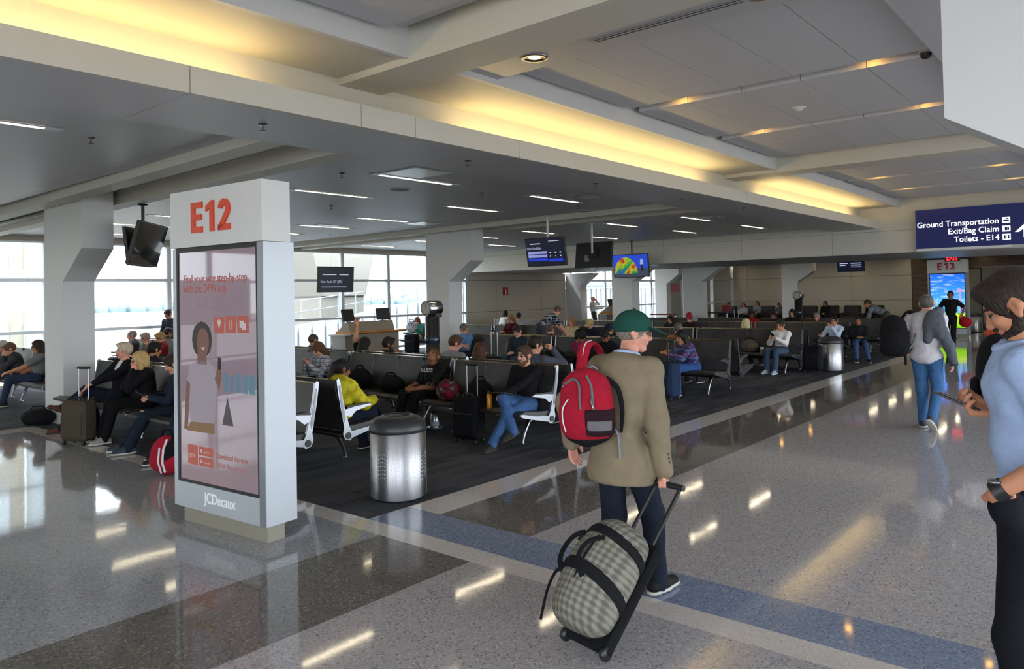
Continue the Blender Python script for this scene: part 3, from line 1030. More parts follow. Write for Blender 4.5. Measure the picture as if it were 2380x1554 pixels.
def glyph(ch, w, h, t, k=1.0):
    """condensed bold sign letter standing in the y-z plane, read from -x"""
    m = MB()
    w, h, t = w * k, h * k, t * k
    def poly(p):
        m.prism([(-a, b) for a, b in p], -0.006, 0.008, 'x')
    def arc(cx, cz, rx, rz, a0, a1, n=12):
        for i in range(n):
            q = [R(a0 + (a1 - a0) * j / n) for j in (i, i + 1)]
            poly([(cx + rx * math.cos(q[0]), cz + rz * math.sin(q[0])), (cx + rx * math.cos(q[1]), cz + rz * math.sin(q[1])),
                  (cx + (rx - t) * math.cos(q[1]), cz + (rz - t) * math.sin(q[1])), (cx + (rx - t) * math.cos(q[0]), cz + (rz - t) * math.sin(q[0]))])
    if ch == 'E':
        poly([(0, 0), (w, 0), (w, t * 0.9), (t, t * 0.9), (t, h * 0.41), (w * 0.93, h * 0.41), (w * 0.93, h * 0.41 + t * 0.85), (t, h * 0.41 + t * 0.85), (t, h - t * 0.9), (w, h - t * 0.9), (w, h), (0, h)])
    elif ch == '1':
        poly([(w * 0.36, 0), (w * 0.36 + t, 0), (w * 0.36 + t, h), (w * 0.36 + t * 0.35, h), (0, h * 0.83), (0, h * 0.66), (w * 0.36, h * 0.76)])
    elif ch == '2':
        arc(w / 2, h - w * 0.52, w / 2, w * 0.52, 175, -30)
        x1, z1 = w / 2 + w / 2 * math.cos(R(-30)), h - w * 0.52 + w * 0.52 * math.sin(R(-30))
        x2, z2 = w / 2 + (w / 2 - t) * math.cos(R(-30)), h - w * 0.52 + (w * 0.52 - t) * math.sin(R(-30))
        poly([(x1, z1), (x2, z2), (0, t * 0.55), (0, 0), (t * 1.15, t * 0.5)])
        poly([(0, 0), (w, 0), (w, t * 0.9), (0, t * 0.9)])
    else:
        rz = h * 0.29
        arc(w / 2, h - rz, w / 2 * 0.95, rz, 170, -80)
        arc(w / 2, rz, w / 2, rz, 85, -170)
    return m
def pylon(loc, rz, label, code, mat_letters, size):
    t = thing('gate_pylon', label, 'sign', loc, rz, group='gate number pylons')
    put('base', (MB().box(0.05, 0.04, 0, 0.2, 1.12, 0.125), pbr('pylon_base', '8a8578', 0.5)), t)
    bd = put('body', (MB().box(0.015, 0.0, 0.125, 0.285, 0.075, 2.2).box(0.03, 0.075, 0.125, 0.285, 1.15, 2.2).box(0.015, 1.15, 0.125, 0.285, 1.2, 2.2)
                      .box(0.012, 0.075, 0.125, 0.03, 1.15, 0.325), M_SILVER), t)
    put('edge_trim', (MB().box(0.008, 0.0, 0.125, 0.0145, 0.07, 2.2), pbr('trim_grey', '8f9398', 0.3, 0.5)), bd)
    put('header', (MB().box(0.0, -0.005, 2.203, 0.25, 1.205, 2.655), M_SIGNW), t)
    x_ = 0.885
    for ch in code:
        put('letter_' + ch.lower() if ch.isalpha() else 'numeral', (glyph(ch, 0.15, 0.24, 0.052, size), mat_letters), t, (-0.008, x_, 2.31))
        x_ -= 0.2 if ch == 'E' else (0.165 if ch == '1' else 0.2)
    bz = put('bezel', (MB().box(0.018, 0.075, 0.325, 0.029, 0.1, 2.2).box(0.018, 1.125, 0.325, 0.029, 1.15, 2.2).box(0.018, 0.1, 0.325, 0.029, 1.125, 0.345).box(0.018, 0.1, 2.165, 0.029, 1.125, 2.2), M_BLACK), t)
    return t
SY = lambda s: 1.125 - s * 1.025          # screen fraction -> local y
SZ = lambda v: 2.165 - v * 1.82
def rect(mb, s0, s1, v0, v1, x, m=0):
    mb.add([(x, SY(s0), SZ(v1)), (x, SY(s1), SZ(v1)), (x, SY(s1), SZ(v0)), (x, SY(s0), SZ(v0))], [(0, 1, 2, 3)], m)
def blob(mb, pts, x, m=0):
    mb.add([(x, SY(a), SZ(b)) for a, b in pts], [tuple(range(len(pts)))], m)
def ell(mb, s, v, rs, rv, x, m=0, n=20, k=0.0):
    blob(mb, [(s + rs * math.cos(2 * PI * i / n) * (1 + k * math.sin(7 * i)), v + rv * math.sin(2 * PI * i / n) * (1 + k * math.cos(5 * i))) for i in range(n)], x, m)

e12 = pylon((3.0, 4.9, 0), R(4.6), 'tall silver gate sign reading E12 with an app advert screen', 'E12', M_ORANGE, 1.0)
put('screen', (MB().box(0.027, 0.1, 0.345, 0.0295, 1.125, 2.165), screen_glass()), e12)
X1 = 0.0268
for q in ((0.47, 0.60, 0.285, 0.355), (0.615, 0.745, 0.282, 0.352), (0.76, 0.90, 0.279, 0.35), (0.10, 0.235, 0.845, 0.93), (0.25, 0.44, 0.847, 0.885), (0.25, 0.44, 0.892, 0.93)):
    g = MB()
    rect(g, *q, X1)
    put('icon_tile', (g, flat('cf6a5e')), e12)
def icon(fn):
    ic = MB()
    fn(ic)
    put('icon', (ic, flat('e9dcdc')), e12)
XI = X1 - 0.001
icon(lambda m: blob(m, [(0.535 + 0.022 * math.cos(a), 0.308 - 0.013 * math.sin(a)) for a in [PI * i / 10 for i in range(11)]] + [(0.535, 0.338)], XI))
icon(lambda m: rect(m, 0.66, 0.668, 0.298, 0.338, XI))
icon(lambda m: rect(m, 0.692, 0.702, 0.298, 0.338, XI))
icon(lambda m: blob(m, [(0.79, 0.30), (0.84, 0.30), (0.84, 0.31), (0.865, 0.31), (0.865, 0.338), (0.82, 0.338), (0.82, 0.33), (0.79, 0.33)], XI))
icon(lambda m: ell(m, 0.285, 0.866, 0.012, 0.008, XI))
icon(lambda m: blob(m, [(0.272, 0.902), (0.272, 0.92), (0.3, 0.911)], XI))
# advert portrait: a generic smiling traveller with a phone, printed flat
wm = MB()
rect(wm, 0.56, 0.98, 0.47, 0.62, X1 + 0.0004, 5)
for i in range(5):
    rect(wm, 0.58 + 0.08 * i, 0.64 + 0.08 * i, 0.52 + 0.01 * (i % 2), 0.60, X1 + 0.0002, 6)
blob(wm, [(0.55, 0.65), (0.98, 0.62), (0.98, 0.74), (0.55, 0.76)], X1 + 0.0003, 7)
blob(wm, [(0.56, 0.74), (0.63, 0.62), (0.7, 0.74)], X1, 8)
for i in range(16):                                                      # curly hair
    a = 2 * PI * i / 16
    ell(wm, 0.305 + 0.085 * math.cos(a), 0.372 - 0.05 * math.sin(a) + 0.012, 0.05, 0.03, X1 - 0.00001 * i, 0, 10)
ell(wm, 0.305, 0.375, 0.1, 0.062, X1 - 0.0002, 0)
blob(wm, [(0.25, 0.42), (0.36, 0.42), (0.37, 0.49), (0.24, 0.49)], X1 - 0.0003, 1)   # neck
ell(wm, 0.32, 0.395, 0.082, 0.062, X1 - 0.0006, 1)                        # face
blob(wm, [(0.24, 0.475), (0.37, 0.475), (0.47, 0.5), (0.5, 0.56), (0.46, 0.74), (0.14, 0.745), (0.09, 0.6), (0.13, 0.5)], X1 - 0.0003, 2)   # white top
blob(wm, [(0.09, 0.56), (0.14, 0.58), (0.1, 0.78), (0.05, 0.78)], X1 - 0.0005, 1)
blob(wm, [(0.47, 0.55), (0.53, 0.6), (0.56, 0.52), (0.53, 0.48), (0.49, 0.52)], X1 - 0.0008, 1)
blob(wm, [(0.14, 0.745), (0.46, 0.74), (0.46, 0.785), (0.08, 0.785)], X1 - 0.0002, 3)
blob(wm, [(0.515, 0.455), (0.555, 0.46), (0.55, 0.51), (0.51, 0.505)], X1 - 0.0009, 4)
blob(wm, [(0.29, 0.418), (0.35, 0.415), (0.325, 0.43)], X1 - 0.0008, 9)
put('portrait', (wm, [flat('4c4544', 0.6), flat('9c7263', 0.75), flat('bfb4c4', 0.9), flat('a9825a', 0.8), flat('2c2a30', 0.5), flat('a9b7cc', 0.9),
                      flat('5fa8c4', 0.9), flat('b3a6b6', 0.95), flat('6f6472', 0.7), flat('e8dede')]), e12)
for s, v, tx, sz, m in ((0.06, 0.135, 'Find your way step-by-step', 0.092, 'c9584a'), (0.06, 0.178, 'with the DFW app', 0.092, 'c9584a'), (0.475, 0.885, 'Download the new', 0.062, 'd06a60'), (0.475, 0.925, 'DFW Airport app', 0.062, 'c9827e'), (0.12, 0.9, 'DFW', 0.045, 'ead8d8'), (0.315, 0.872, 'App Store', 0.022, 'ead8d8'), (0.315, 0.917, 'Google Play', 0.02, 'ead8d8')):
    put('advert_lettering', text_mesh(tx, sz, flat(m), 0.0002, 'LEFT', 0.84), e12, (X1 - 0.0016, SY(s), SZ(v)), ROT_NEGX)
put('maker_lettering', text_mesh('JCDecaux', 0.115, pbr('maker_white', 'f0f2f4', 0.4), 0.002, 'CENTER', 0.86, 0.0015), e12, (0.0095, 0.57, 0.2), ROT_NEGX)

e13 = pylon((29.0, 4.53, 0), 0, 'distant gate sign reading E13 with a bright skyline screen', 'E13', M_RED, 1.0)
def sky_pic():
    t = NT('skyline_screen')
    sx = t.n('SeparateXYZ')
    t.l(t.obj(), sx.inputs[0])
    z = t.math('MULTIPLY', t.math('SUBTRACT', sx.outputs[2], 0.345), 1 / 1.82)
    c = t.ramp(z, [(0.0, '74b400'), (0.24, '9ccc1c'), (0.3, '2c6ea0'), (0.34, '5fb6ea'), (0.6, '2f86ee'), (1.0, '1257e0')])
    mp = t.n('Mapping')
    mp.inputs['Scale'].default_value = (1, 1.2, 6)
    t.l(t.obj(), mp.inputs['Vector'])
    n = t.noise(2.2, 4, mp.outputs[0])
    cl = t.math('MULTIPLY', t.math('GREATER_THAN', z, 0.45), t.math('MULTIPLY', t.math('SUBTRACT', n, 0.52), 4.0))
    cl = t.math('MAXIMUM', cl, 0.0)
    t.l(t.mix(cl, c, 'b9c8ee'), t.p.inputs['Emission Color'])
    t.p.inputs['Base Color'].default_value = (0.01, 0.01, 0.01, 1)
    t.p.inputs['Emission Strength'].default_value = 1.0
    return t.m
put('screen', (MB().box(0.027, 0.1, 0.345, 0.0295, 1.125, 2.165), sky_pic()), e13)
sk = MB()
for i in range(14):
    h = (0.05, 0.12, 0.08, 0.16, 0.06, 0.1, 0.2, 0.09, 0.14, 0.07, 0.11, 0.05, 0.13, 0.08)[i]
    rect(sk, 0.14 + 0.06 * i, 0.19 + 0.06 * i, 0.7 - h, 0.7, X1, i % 3)
rect(sk, 0.84, 0.88, 0.33, 0.7, X1 - 0.001, 3)
ell(sk, 0.86, 0.31, 0.09, 0.03, X1 - 0.0015, 3)
rect(sk, 0.0, 0.008, 0.0, 0.0, X1, 3)
rect(sk, 0.12, 0.135, 0.22, 0.7, X1 - 0.001, 0)
rect(sk, 0.55, 0.98, 0.76, 0.79, X1, 4)
put('skyline', (sk, [emit('sk_navy', '27508c', 0.8), emit('sk_teal', '3f9cb8', 0.8), emit('sk_light', '86b4e4', 0.9), emit('sk_mauve', 'b792c8', 0.8), emit('sk_yellow', 'd8d020', 0.9)]), e13)

# ---- overhead direction sign
bs = thing('direction_sign', 'large blue overhead sign for ground transportation and bag claim', 'sign', (19.86, 0, 0))
M_NAVY = emit('sign_navy', '0c1c68', 0.14, '0a1650')
M_LET = emit('sign_letters', 'ffffff', 0.6, 'ffffff')
put('panel', (MB().box(0.0, 0.2, 2.66, 0.13, 4.14, 3.57), M_NAVY), bs)
put('light_bar', (MB().box(-0.02, 2.25, 2.6, 0.12, 4.12, 2.655), M_SIGNW), bs)
for tx, z in (('Ground Transportation', 3.15), ('Exit/Bag Claim', 2.965), ('Toilets - E14', 2.775)):
    put('sign_lettering', text_mesh(tx, 0.185, M_LET, 0.003, 'RIGHT', 0.93, 0.0015), bs, (-0.004, 2.46, z), ROT_NEGX)
pic = MB()
pk = MB()
for z in (3.21, 3.02, 2.835):
    pic.box(-0.006, 2.25, z - 0.065, -0.001, 2.40, z + 0.065)
pk.box(-0.009, 2.27, 3.185, -0.006, 2.38, 3.215).box(-0.009, 2.28, 3.225, -0.006, 2.34, 3.245)
pk.box(-0.009, 2.275, 2.98, -0.006, 2.30, 3.05).box(-0.009, 2.305, 2.98, -0.006, 2.355, 3.05)
pk.box(-0.009, 2.275, 2.79, -0.006, 2.305, 2.87).box(-0.009, 2.32, 2.79, -0.006, 2.327, 2.885).box(-0.009, 2.345, 2.79, -0.006, 2.375, 2.87)
put('pictogram', (pic, M_LET), bs)
put('pictogram_mark', (pk, M_NAVY), bs)
ar = MB()
ar.prism([(2.17, 2.93), (1.97, 3.12), (1.77, 2.93), (1.85, 2.93), (1.93, 3.0), (1.93, 2.8), (2.01, 2.8), (2.01, 3.0), (2.09, 2.93)], -0.008, -0.002, 'x')
put('arrow', (ar, M_LET), bs)
# ---- exit sign
ex = thing('exit_sign', 'red glowing EXIT sign hung above the distant pylon', 'sign', (25.4, 4.35, 2.5))
put('housing', (MB().box(0, -0.2, -0.02, 0.05, 0.2, 0.22), pbr('exit_clear', '5a2024', 0.3)), ex)
put('exit_lettering', text_mesh('EXIT', 0.24, emit('exit_red', 'ff1f22', 2.2), 0.003, 'CENTER', 0.62, 0.004), ex, (-0.004, 0.0, 0.02), ROT_NEGX)
put('hanger', (MB().tube([(0.025, 0, 0.22), (0.025, 0, 0.8)], 0.012, 8), M_STEEL), ex)
# ---- fire extinguisher sign on panelled wall
fe = thing('extinguisher_sign', 'small red sign with a white fire extinguisher symbol', 'sign', (22.12, 18.985, 1.88))
put('plate', (MB().box(-0.15, -0.012, -0.15, 0.15, 0.0, 0.15), pbr('sign_red', 'a51522', 0.4)), fe)
fm = MB().box(-0.03, -0.016, -0.11, 0.04, -0.0125, 0.05).box(-0.01, -0.016, 0.05, 0.02, -0.0125, 0.09).box(-0.06, -0.016, 0.085, 0.05, -0.0125, 0.105)
put('symbol', (fm, M_SIGNW), fe)
# ---- airline sign on the camera side that the glossy screen mirrors
dsn = thing('airline_sign', 'white airline sign board with dark lettering mirrored in the advert screen', 'sign', (-2.35, 12.5, 0))
put('board', (MB().box(-0.04, -0.95, 1.35, 0.0, 1.05, 2.15), M_SIGNW), dsn)
put('post', (MB().tube([(-0.02, 0, 0), (-0.02, 0, 1.35)], 0.03, 10), M_STEEL), dsn)
put('airline_lettering', text_mesh('DELTA', 0.32, pbr('airline_navy', '2a2d4a', 0.5), 0.004, 'LEFT', 0.9), dsn, (0.004, -0.35, 1.6), ROT_POSX)
put('emblem', (MB().prism([(-0.85, 1.58), (-0.62, 1.98), (-0.39, 1.58), (-0.62, 1.72)], 0.0, 0.005, 'x'), pbr('emblem_red', 'b03040', 0.5)), dsn)

# ================================================================== HANGING SCREENS
def axes(face, tilt, roll=0.0):
    """rotation whose local -Y is the screen normal (facing angle 'face' in the plan), pitched down by tilt"""
    return Matrix.Rotation(face + PI / 2, 3, 'Z') @ Matrix.Rotation(roll, 3, 'Y') @ Matrix.Rotation(tilt, 3, 'X')
def tv(loc, face, tilt, label, w=0.96, h=0.56, pole_top=3.3, pole_mat=None, art=None, roll=0.0, back=False):
    t = thing('display_screen', label, 'screen', loc)
    rot = axes(face, tilt, roll)
    cas = MB().obox(rot @ Vector((0, 0.03, 0)), (w / 2, 0.025, h / 2), rot, 0, 0.006)
    body = put('casing', (cas, M_BLACK), t)
    pn = MB().obox(rot @ Vector((0, 0.0035, 0)), (w / 2 - 0.02, 0.0025, h / 2 - 0.02), rot)
    put('panel', (pn, art or pbr('screen_off', '0b0d12', 0.06, coat=1.0)), t)
    put('mount', (MB().obox(rot @ Vector((0, 0.075, 0.02)), (0.12, 0.02, 0.1), rot), M_BLACK), t)
    b = rot @ Vector((0, 0.1, 0.02))
    if pole_top:
        put('pole', (MB().tube([tuple(b), (b.x, b.y, pole_top - loc[2])], 0.022, 10), pole_mat or M_WHITE), t)
        put('ceiling_plate', (MB().lathe([(0.0, -0.015), (0.07, -0.015), (0.07, 0.0)], 16, (b.x, b.y, pole_top - loc[2])), pole_mat or M_WHITE), t)
    return t, rot
def tv_art(t, rot, items, w=0.96, h=0.56):
    """flat graphics on a screen: (u0,u1,v0,v1,material) with u,v in 0..1 from the top left"""
    for nm, lst in items.items():
        mb = MB()
        mats = []
        for (u0, u1, v0, v1, m) in lst:
            if m not in mats:
                mats.append(m)
            q = [rot @ Vector(((u - 0.5) * (w - 0.04), -0.0006, (0.5 - v) * (h - 0.04))) for u, v in ((u0, v1), (u1, v1), (u1, v0), (u0, v0))]
            mb.add(q, [(0, 1, 2, 3)], mats.index(m))
        put(nm, (mb, mats), t)
S_NAVY = emit('tv_navy', '0b1030', 0.35)
S_BLUE = emit('tv_blue', '1c3bd8', 0.5)
S_LILAC = emit('tv_lilac', '8f97d8', 0.55)
S_TXT = emit('tv_text', 'aeb6d0', 0.6)
t1, r1 = tv((11.6, 8.92, 2.58), PI, R(10), 'hanging gate screen with dark blue seat list on a white pole', art=S_NAVY)
tv_art(t1, r1, {'list_rows': [(0.04, 0.55, 0.46, 0.56, S_LILAC), (0.04, 0.55, 0.59, 0.69, S_LILAC), (0.04, 0.55, 0.72, 0.82, S_BLUE), (0.57, 0.95, 0.76, 0.86, S_BLUE),
                              (0.12, 0.4, 0.15, 0.19, S_TXT), (0.62, 0.9, 0.08, 0.11, S_TXT), (0.62, 0.66, 0.5, 0.55, S_TXT), (0.75, 0.8, 0.5, 0.55, S_TXT), (0.88, 0.92, 0.5, 0.55, S_TXT), (0.62, 0.64, 0.63, 0.68, S_TXT), (0.76, 0.78, 0.63, 0.68, S_TXT), (0.88, 0.92, 0.63, 0.68, S_TXT)]})
_q = r1 @ Vector((-0.44, -0.001, 0.06))
put('screen_lettering', text_mesh('Seats Available', 0.075, S_TXT, 0.0001, 'LEFT', 0.8), t1, _q, r1.to_4x4() .to_euler() if False else (r1 @ Matrix.Rotation(PI / 2, 3, 'X')).to_euler())
t2, r2 = tv((13.85, 9.27, 2.6), 0.0, R(8), 'black back of a hanging gate screen on a white pole')
put('cable_loop', (MB().tube([(-0.09 + 0.0, 0.12 * math.cos(a), -0.27 - 0.1 * math.sin(a)) for a in [i * PI / 8 for i in range(9)]], 0.006, 6), M_BLACK), t2)
put('ports', (MB().box(-0.075, 0.1, -0.22, -0.07, 0.22, 0.0), pbr('port_plate', '8a8a8a', 0.5)), t2)
t3, r3 = tv((19.5, 11.78, 2.55), PI, R(6), 'hanging screen showing a colourful weather map dome', 1.22, 0.7, 3.3, M_BLACK, emit('tv_sky', '1a44c8', 0.55))
wd = MB()
def wq(u, v, o=-0.0008):
    return r3 @ Vector(((u - 0.5) * 1.18, o, (0.5 - v) * 0.66))
wd.add([wq(*p) for p in ((0, 1), (1, 1), (1, 0.62), (0, 0.62))], [(0, 1, 2, 3)], 0)
dome = [(0.36 + 0.34 * math.cos(a), 0.85 - 0.75 * math.sin(a)) for a in [PI * i / 24 for i in range(25)]]
wd.add([wq(a, b, -0.0012) for a, b in dome], [tuple(range(25))], 1)
wd.add([wq(a, b, -0.0016) for a, b in ((0.8, 0.2), (0.86, 0.2), (0.88, 0.45), (0.78, 0.45))], [(0, 1, 2, 3)], 2)
wd.add([wq(a, b, -0.0016) for a, b in ((0.8, 0.45), (0.87, 0.45), (0.87, 0.75), (0.8, 0.75))], [(0, 1, 2, 3)], 3)
def dome_mat():
    t = NT('weather_dome')
    t.l(t.ramp(t.noise(3.2, 4), [(0.3, '2a2fb8'), (0.42, '1f8a3a'), (0.5, '7fb82a'), (0.56, 'd8b020'), (0.64, 'a8321c'), (0.8, '5a1c18')]), t.p.inputs['Emission Color'])
    t.p.inputs['Emission Strength'].default_value = 0.5
    t.p.inputs['Base Color'].default_value = (0.01, 0.01, 0.01, 1)
    return t.m
put('weather_graphic', (wd, [emit('tv_floor', '4a5570', 0.3), dome_mat(), emit('tv_shirt', 'a8b4d8', 0.5), emit('tv_trousers', '141a30', 0.3)]), t3)
t4, r4 = tv((10.82, 14.5, 2.2), -PI / 2, R(4), 'dark departure screen hanging in front of the windows', 1.02, 0.6, None, None, emit('tv_grey', '2c3440', 0.3))
tv_art(t4, r4, {'departure_rows': [(0.1, 0.5, 0.28, 0.32, S_TXT), (0.58, 0.85, 0.28, 0.32, S_TXT), (0.08, 0.8, 0.8, 0.83, S_TXT)]}, 1.02, 0.6)
put('screen_lettering', text_mesh('New York, NY (JFK)', 0.085, S_TXT, 0.0001, 'LEFT', 0.85), t4, r4 @ Vector((-0.44, -0.001, -0.08)), (r4 @ Matrix.Rotation(PI / 2, 3, 'X')).to_euler())
put('wire', (MB().tube([(-0.13, 0.05, 0.3), (-0.13, 0.05, 1.1)], 0.005, 6).tube([(0.15, 0.05, 0.3), (0.15, 0.05, 1.1)], 0.005, 6), M_STEEL), t4)
t5, r5 = tv((4.99, 11.13, 2.60), R(-44), R(16), 'tilted black glossy screen hanging beside the left column', 1.1, 0.64, 3.2, M_BLACK)
t6, r6 = tv((4.86, 11.27, 2.56), R(136), R(6), 'second black screen hanging behind the tilted one', 0.9, 0.55, 3.2, M_BLACK)
t7, r7 = tv((26.0, 7.37, 2.52), PI, R(6), 'far dark flight screen with a red header bar', 0.86, 0.46, 3.2, M_BLACK, S_NAVY)
tv_art(t7, r7, {'flight_rows': [(0, 1, 0, 0.16, emit('tv_red', 'a01824', 0.5)), (0.08, 0.4, 0.35, 0.42, S_TXT), (0.5, 0.9, 0.35, 0.42, S_TXT), (0.08, 0.3, 0.5, 0.57, S_TXT), (0.5, 0.9, 0.5, 0.57, S_TXT), (0.5, 0.9, 0.65, 0.7, S_TXT)]}, 0.86, 0.46)

# ================================================================== CHARGING TOWERS
def tower(loc, label):
    t = thing('charging_tower', label, 'charging tower', loc, 0, group='charging towers')
    put('column_body', (MB().lathe([(0.17, 0.0), (0.17, 0.03), (0.125, 0.05), (0.125, 1.4), (0.11, 1.42), (0.0, 1.42)], 32), pbr('tower_black', '15171c', 0.3)), t)
    put('poster', (MB().prism([(-0.128 * math.cos(a), -0.128 * math.sin(a)) for a in [R(d) for d in range(-25, 80, 10)]] + [(-0.12 * math.cos(R(75)), -0.12 * math.sin(R(75))), (-0.12 * math.cos(R(-25)), -0.12 * math.sin(R(-25)))], 0.62, 0.84, 'z'), blotch('tower_poster', 'c8c4bc', '9a948a', '4a463f', 9)), t)
    put('socket_band', (MB().lathe([(0.1255, 0.95), (0.131, 0.955), (0.131, 1.07), (0.1255, 1.075)], 32), pbr('tower_band', '24303e', 0.25)), t)
    d = put('drum', (MB().lathe([(0.0, -0.15), (0.128, -0.15), (0.137, -0.142), (0.137, 0.14), (0.128, 0.15), (0.0, 0.15)], 36, (0.0, 0, 1.56), 0, True, 'x'), pbr('drum_silver', 'aeb0b4', 0.25, 1.0)), t)
    fc = MB().lathe([(0.0, -0.153), (0.122, -0.153), (0.126, -0.15)], 36, (0, 0, 1.56), 0, False, 'x')
    f = put('dial', (fc, pbr('dial_grey', 'a9a69d', 0.4)), d)
    rg = MB().lathe([(0.1, -0.1545), (0.106, -0.1555), (0.112, -0.1545)], 36, (0, 0, 1.56), 0, False, 'x').box(-0.156, -0.004, 1.56, -0.153, 0.004, 1.655)
    put('power_symbol', (rg, pbr('dial_dark', '3c3f45', 0.4)), d)
    put('saddle', (MB().box(-0.02, -0.1, 1.4, 0.14, 0.1, 1.5), M_BLACK), t)
    return t
tower((9.1, 9.5, 0), 'black charging tower with silver power drum behind the sleeping girl')
tower((24.0, 8.4, 0), 'distant black charging tower with silver power drum')

# ================================================================== COUNTERS
M_TAUPE = pbr('counter_taupe', '8d8170', 0.5)
M_LEDGE = pbr('counter_ledge', 'b9761f', 0.25)
def monitor(parent_loc, rz, label):
    t = thing('counter_monitor', label, 'monitor', parent_loc, rz)
    rr = Matrix.Rotation(R(-14), 3, 'X')
    put('casing', (MB().obox((0, 0, 0.17), (0.2, 0.025, 0.15), rr, 0, 0.01), M_BLACK), t)
    put('rear_plate', (MB().obox((0.03, -0.03, 0.12), (0.05, 0.006, 0.06), rr), pbr('rear_plate', '9c8c72', 0.4)), t)
    put('stand', (MB().tube([(0, 0.02, 0.08), (0, 0.02, 0.002)], 0.025, 8).box(-0.1, -0.005, 0.0, 0.1, 0.045, 0.01), M_BLACK), t)
    return t
def podium(loc, w, label, rz=0.0):
    t = thing('gate_counter', label, 'counter', loc, rz)
    put('base', (MB().prism([(0.0, 0), (0.0, 0.86), (0.7, 0.86), (0.7, 0)], 0.0, w, 'x'), M_TAUPE), t)
    put('upper_panel', (MB().prism([(0.02, 0.92), (0.1, 1.16), (0.16, 1.16), (0.5, 0.95), (0.5, 0.92)], -0.05, w - 0.12, 'x'), M_TAUPE), t)
    put('ledge', (MB().prism([(-0.16, 0.875), (-0.19, 0.89), (-0.16, 0.92), (0.6, 0.92), (0.6, 0.862), (-0.1, 0.862)], -0.06, w + 0.12, 'x'), M_LEDGE), t)
    put('side_shelf', (MB().lathe([(0.0, 0.84), (0.28, 0.84), (0.29, 0.85), (0.28, 0.862), (0.0, 0.862)], 28, (-0.24, 0.2, 0)), M_WHITE), t)
    put('side_wing', (MB().box(-0.42, 0.25, 0, -0.02, 0.32, 0.84), M_WHITE), t)
    return t
podium((11.65, 15.0, 0), 1.5, 'taupe gate counter with amber ledge in front of the windows')
monitor((11.6, 15.11, 1.162), R(8), 'black monitor at the left end of the gate counter')
monitor((12.72, 15.11, 1.162), R(-8), 'black monitor at the right end of the gate counter')
podium((8.5, 15.2, 0), 1.4, 'second gate counter with amber ledge partly behind the tall sign')
podium((26.9, 17.2, 0), 1.6, 'far gate counter beside the man on the telephone', 0.0)
monitor((27.0, 17.3, 1.162), 0, 'black monitor on the far gate counter')

# ================================================================== RIBBON POSTS
def stanchion(loc, label, h=0.95, sign=None, belt=None):
    t = thing('ribbon_post', label, 'post', loc)
    put('base', (MB().lathe([(0.0, 0.02), (0.15, 0.02), (0.17, 0.0)], 24), M_BLACK), t)
    put('pole', (MB().tube([(0, 0, 0.02), (0, 0, h)], 0.032, 12), M_STEEL if sign else M_BLACK), t)
    put('belt_head', (MB().tube([(0, 0, h - 0.08), (0, 0, h)], 0.042, 12), M_BLACK), t)
    if sign:
        put('sign_board', (MB().box(-0.02, -0.16, sign[0], 0.0, 0.16, sign[1]), pbr('post_sign_red', '8c1c20', 0.4)), t)
    if belt:
        put('belt', (MB().box(min(0, belt[0]), min(0, belt[1]) - 0.004, h - 0.07, max(0, belt[0]) + 0.004, max(0, belt[1]), h - 0.02), belt[2]), t)
    return t
M_BELT = pbr('belt_red', '9c1420', 0.6)
stanchion((23.7, 12.55, 0), 'silver ribbon post with tall red sign and red belt', 1.0, (1.72, 2.02), (0, 1.0, M_BELT))
stanchion((26.0, 11.7, 0), 'white ribbon post with small red sign near the dark column', 0.98, (1.0, 1.22), (0, 0.9, M_BLACK))

# ================================================================== OUTSIDE
M_BRIDGE = pbr('bridge_white', '8f969a', 0.6, var=0.05)
jb = thing('jet_bridge', 'white corrugated jet bridge outside the right window', 'jet bridge', (0, 0, 0))
cor = MB()
for i in range(30):
    cor.box(31.0 + 0.5 * i, 24.0, -0.6, 31.36 + 0.5 * i, 24.08, 1.95)
put('corrugated_side', (cor, M_BRIDGE), jb)
put('tunnel', (MB().box(31.0, 24.08, -0.7, 46.0, 26.6, 2.0), M_BRIDGE), jb)
put('roof_duct', (MB().tube([(31.2, 23.9, 0.4), (31.2, 23.9, 1.9), (31.8, 23.9, 2.25), (46, 23.9, 2.35)], 0.2, 12), pbr('duct_blue', '7f8e9a', 0.5)), jb)
put('support', (MB().box(38, 25, -4, 38.6, 25.6, -0.7), M_BRIDGE), jb)
jl = thing('boarding_ramp', 'white covered boarding ramp with handrails outside the gate', 'ramp', (0, 0, 0))
rp = MB()
for i in range(16):
    x = 15.0 + 0.6 * i
    rp.prism([(x, -2.2 + 0.02 * i), (x + 0.52, -2.2 + 0.02 * i), (x + 0.52, 0.66 + 0.075 * i), (x, 0.62 + 0.075 * i)], 24.0, 24.1, 'y')
put('side_panel', (rp, M_BRIDGE), jl)
put('deck', (MB().prism([(15, -2.3), (24.6, -2.2), (24.6, 1.6), (15, 0.4)], 24.1, 26.0, 'y'), M_BRIDGE), jl)
rl = MB()
for i in range(12):
    x = 14 + 0.9 * i
    rl.tube([(x, 25.9, 0.4 + 0.11 * i * 0.9), (x, 25.9, 1.35 + 0.1 * i * 0.9)], 0.025, 6)
for dz in (0.5, 0.95):
    rl.tube([(13.5, 25.9, 0.4 + dz - 0.1), (24.5, 25.9, 0.4 + dz + 1.05)], 0.025, 6)
put('handrail', (rl, pbr('rail_grey', '8d9498', 0.5)), jl)
et = thing('concrete_tower', 'pale concrete tower block outside the middle windows', 'tower', (20.6, 28.3, -4))
put('shaft', (MB().box(-1.15, -1.15, 0, 1.15, 1.15, 5.8), pbr('tower_concrete', '7f7b74', 0.85)), et)
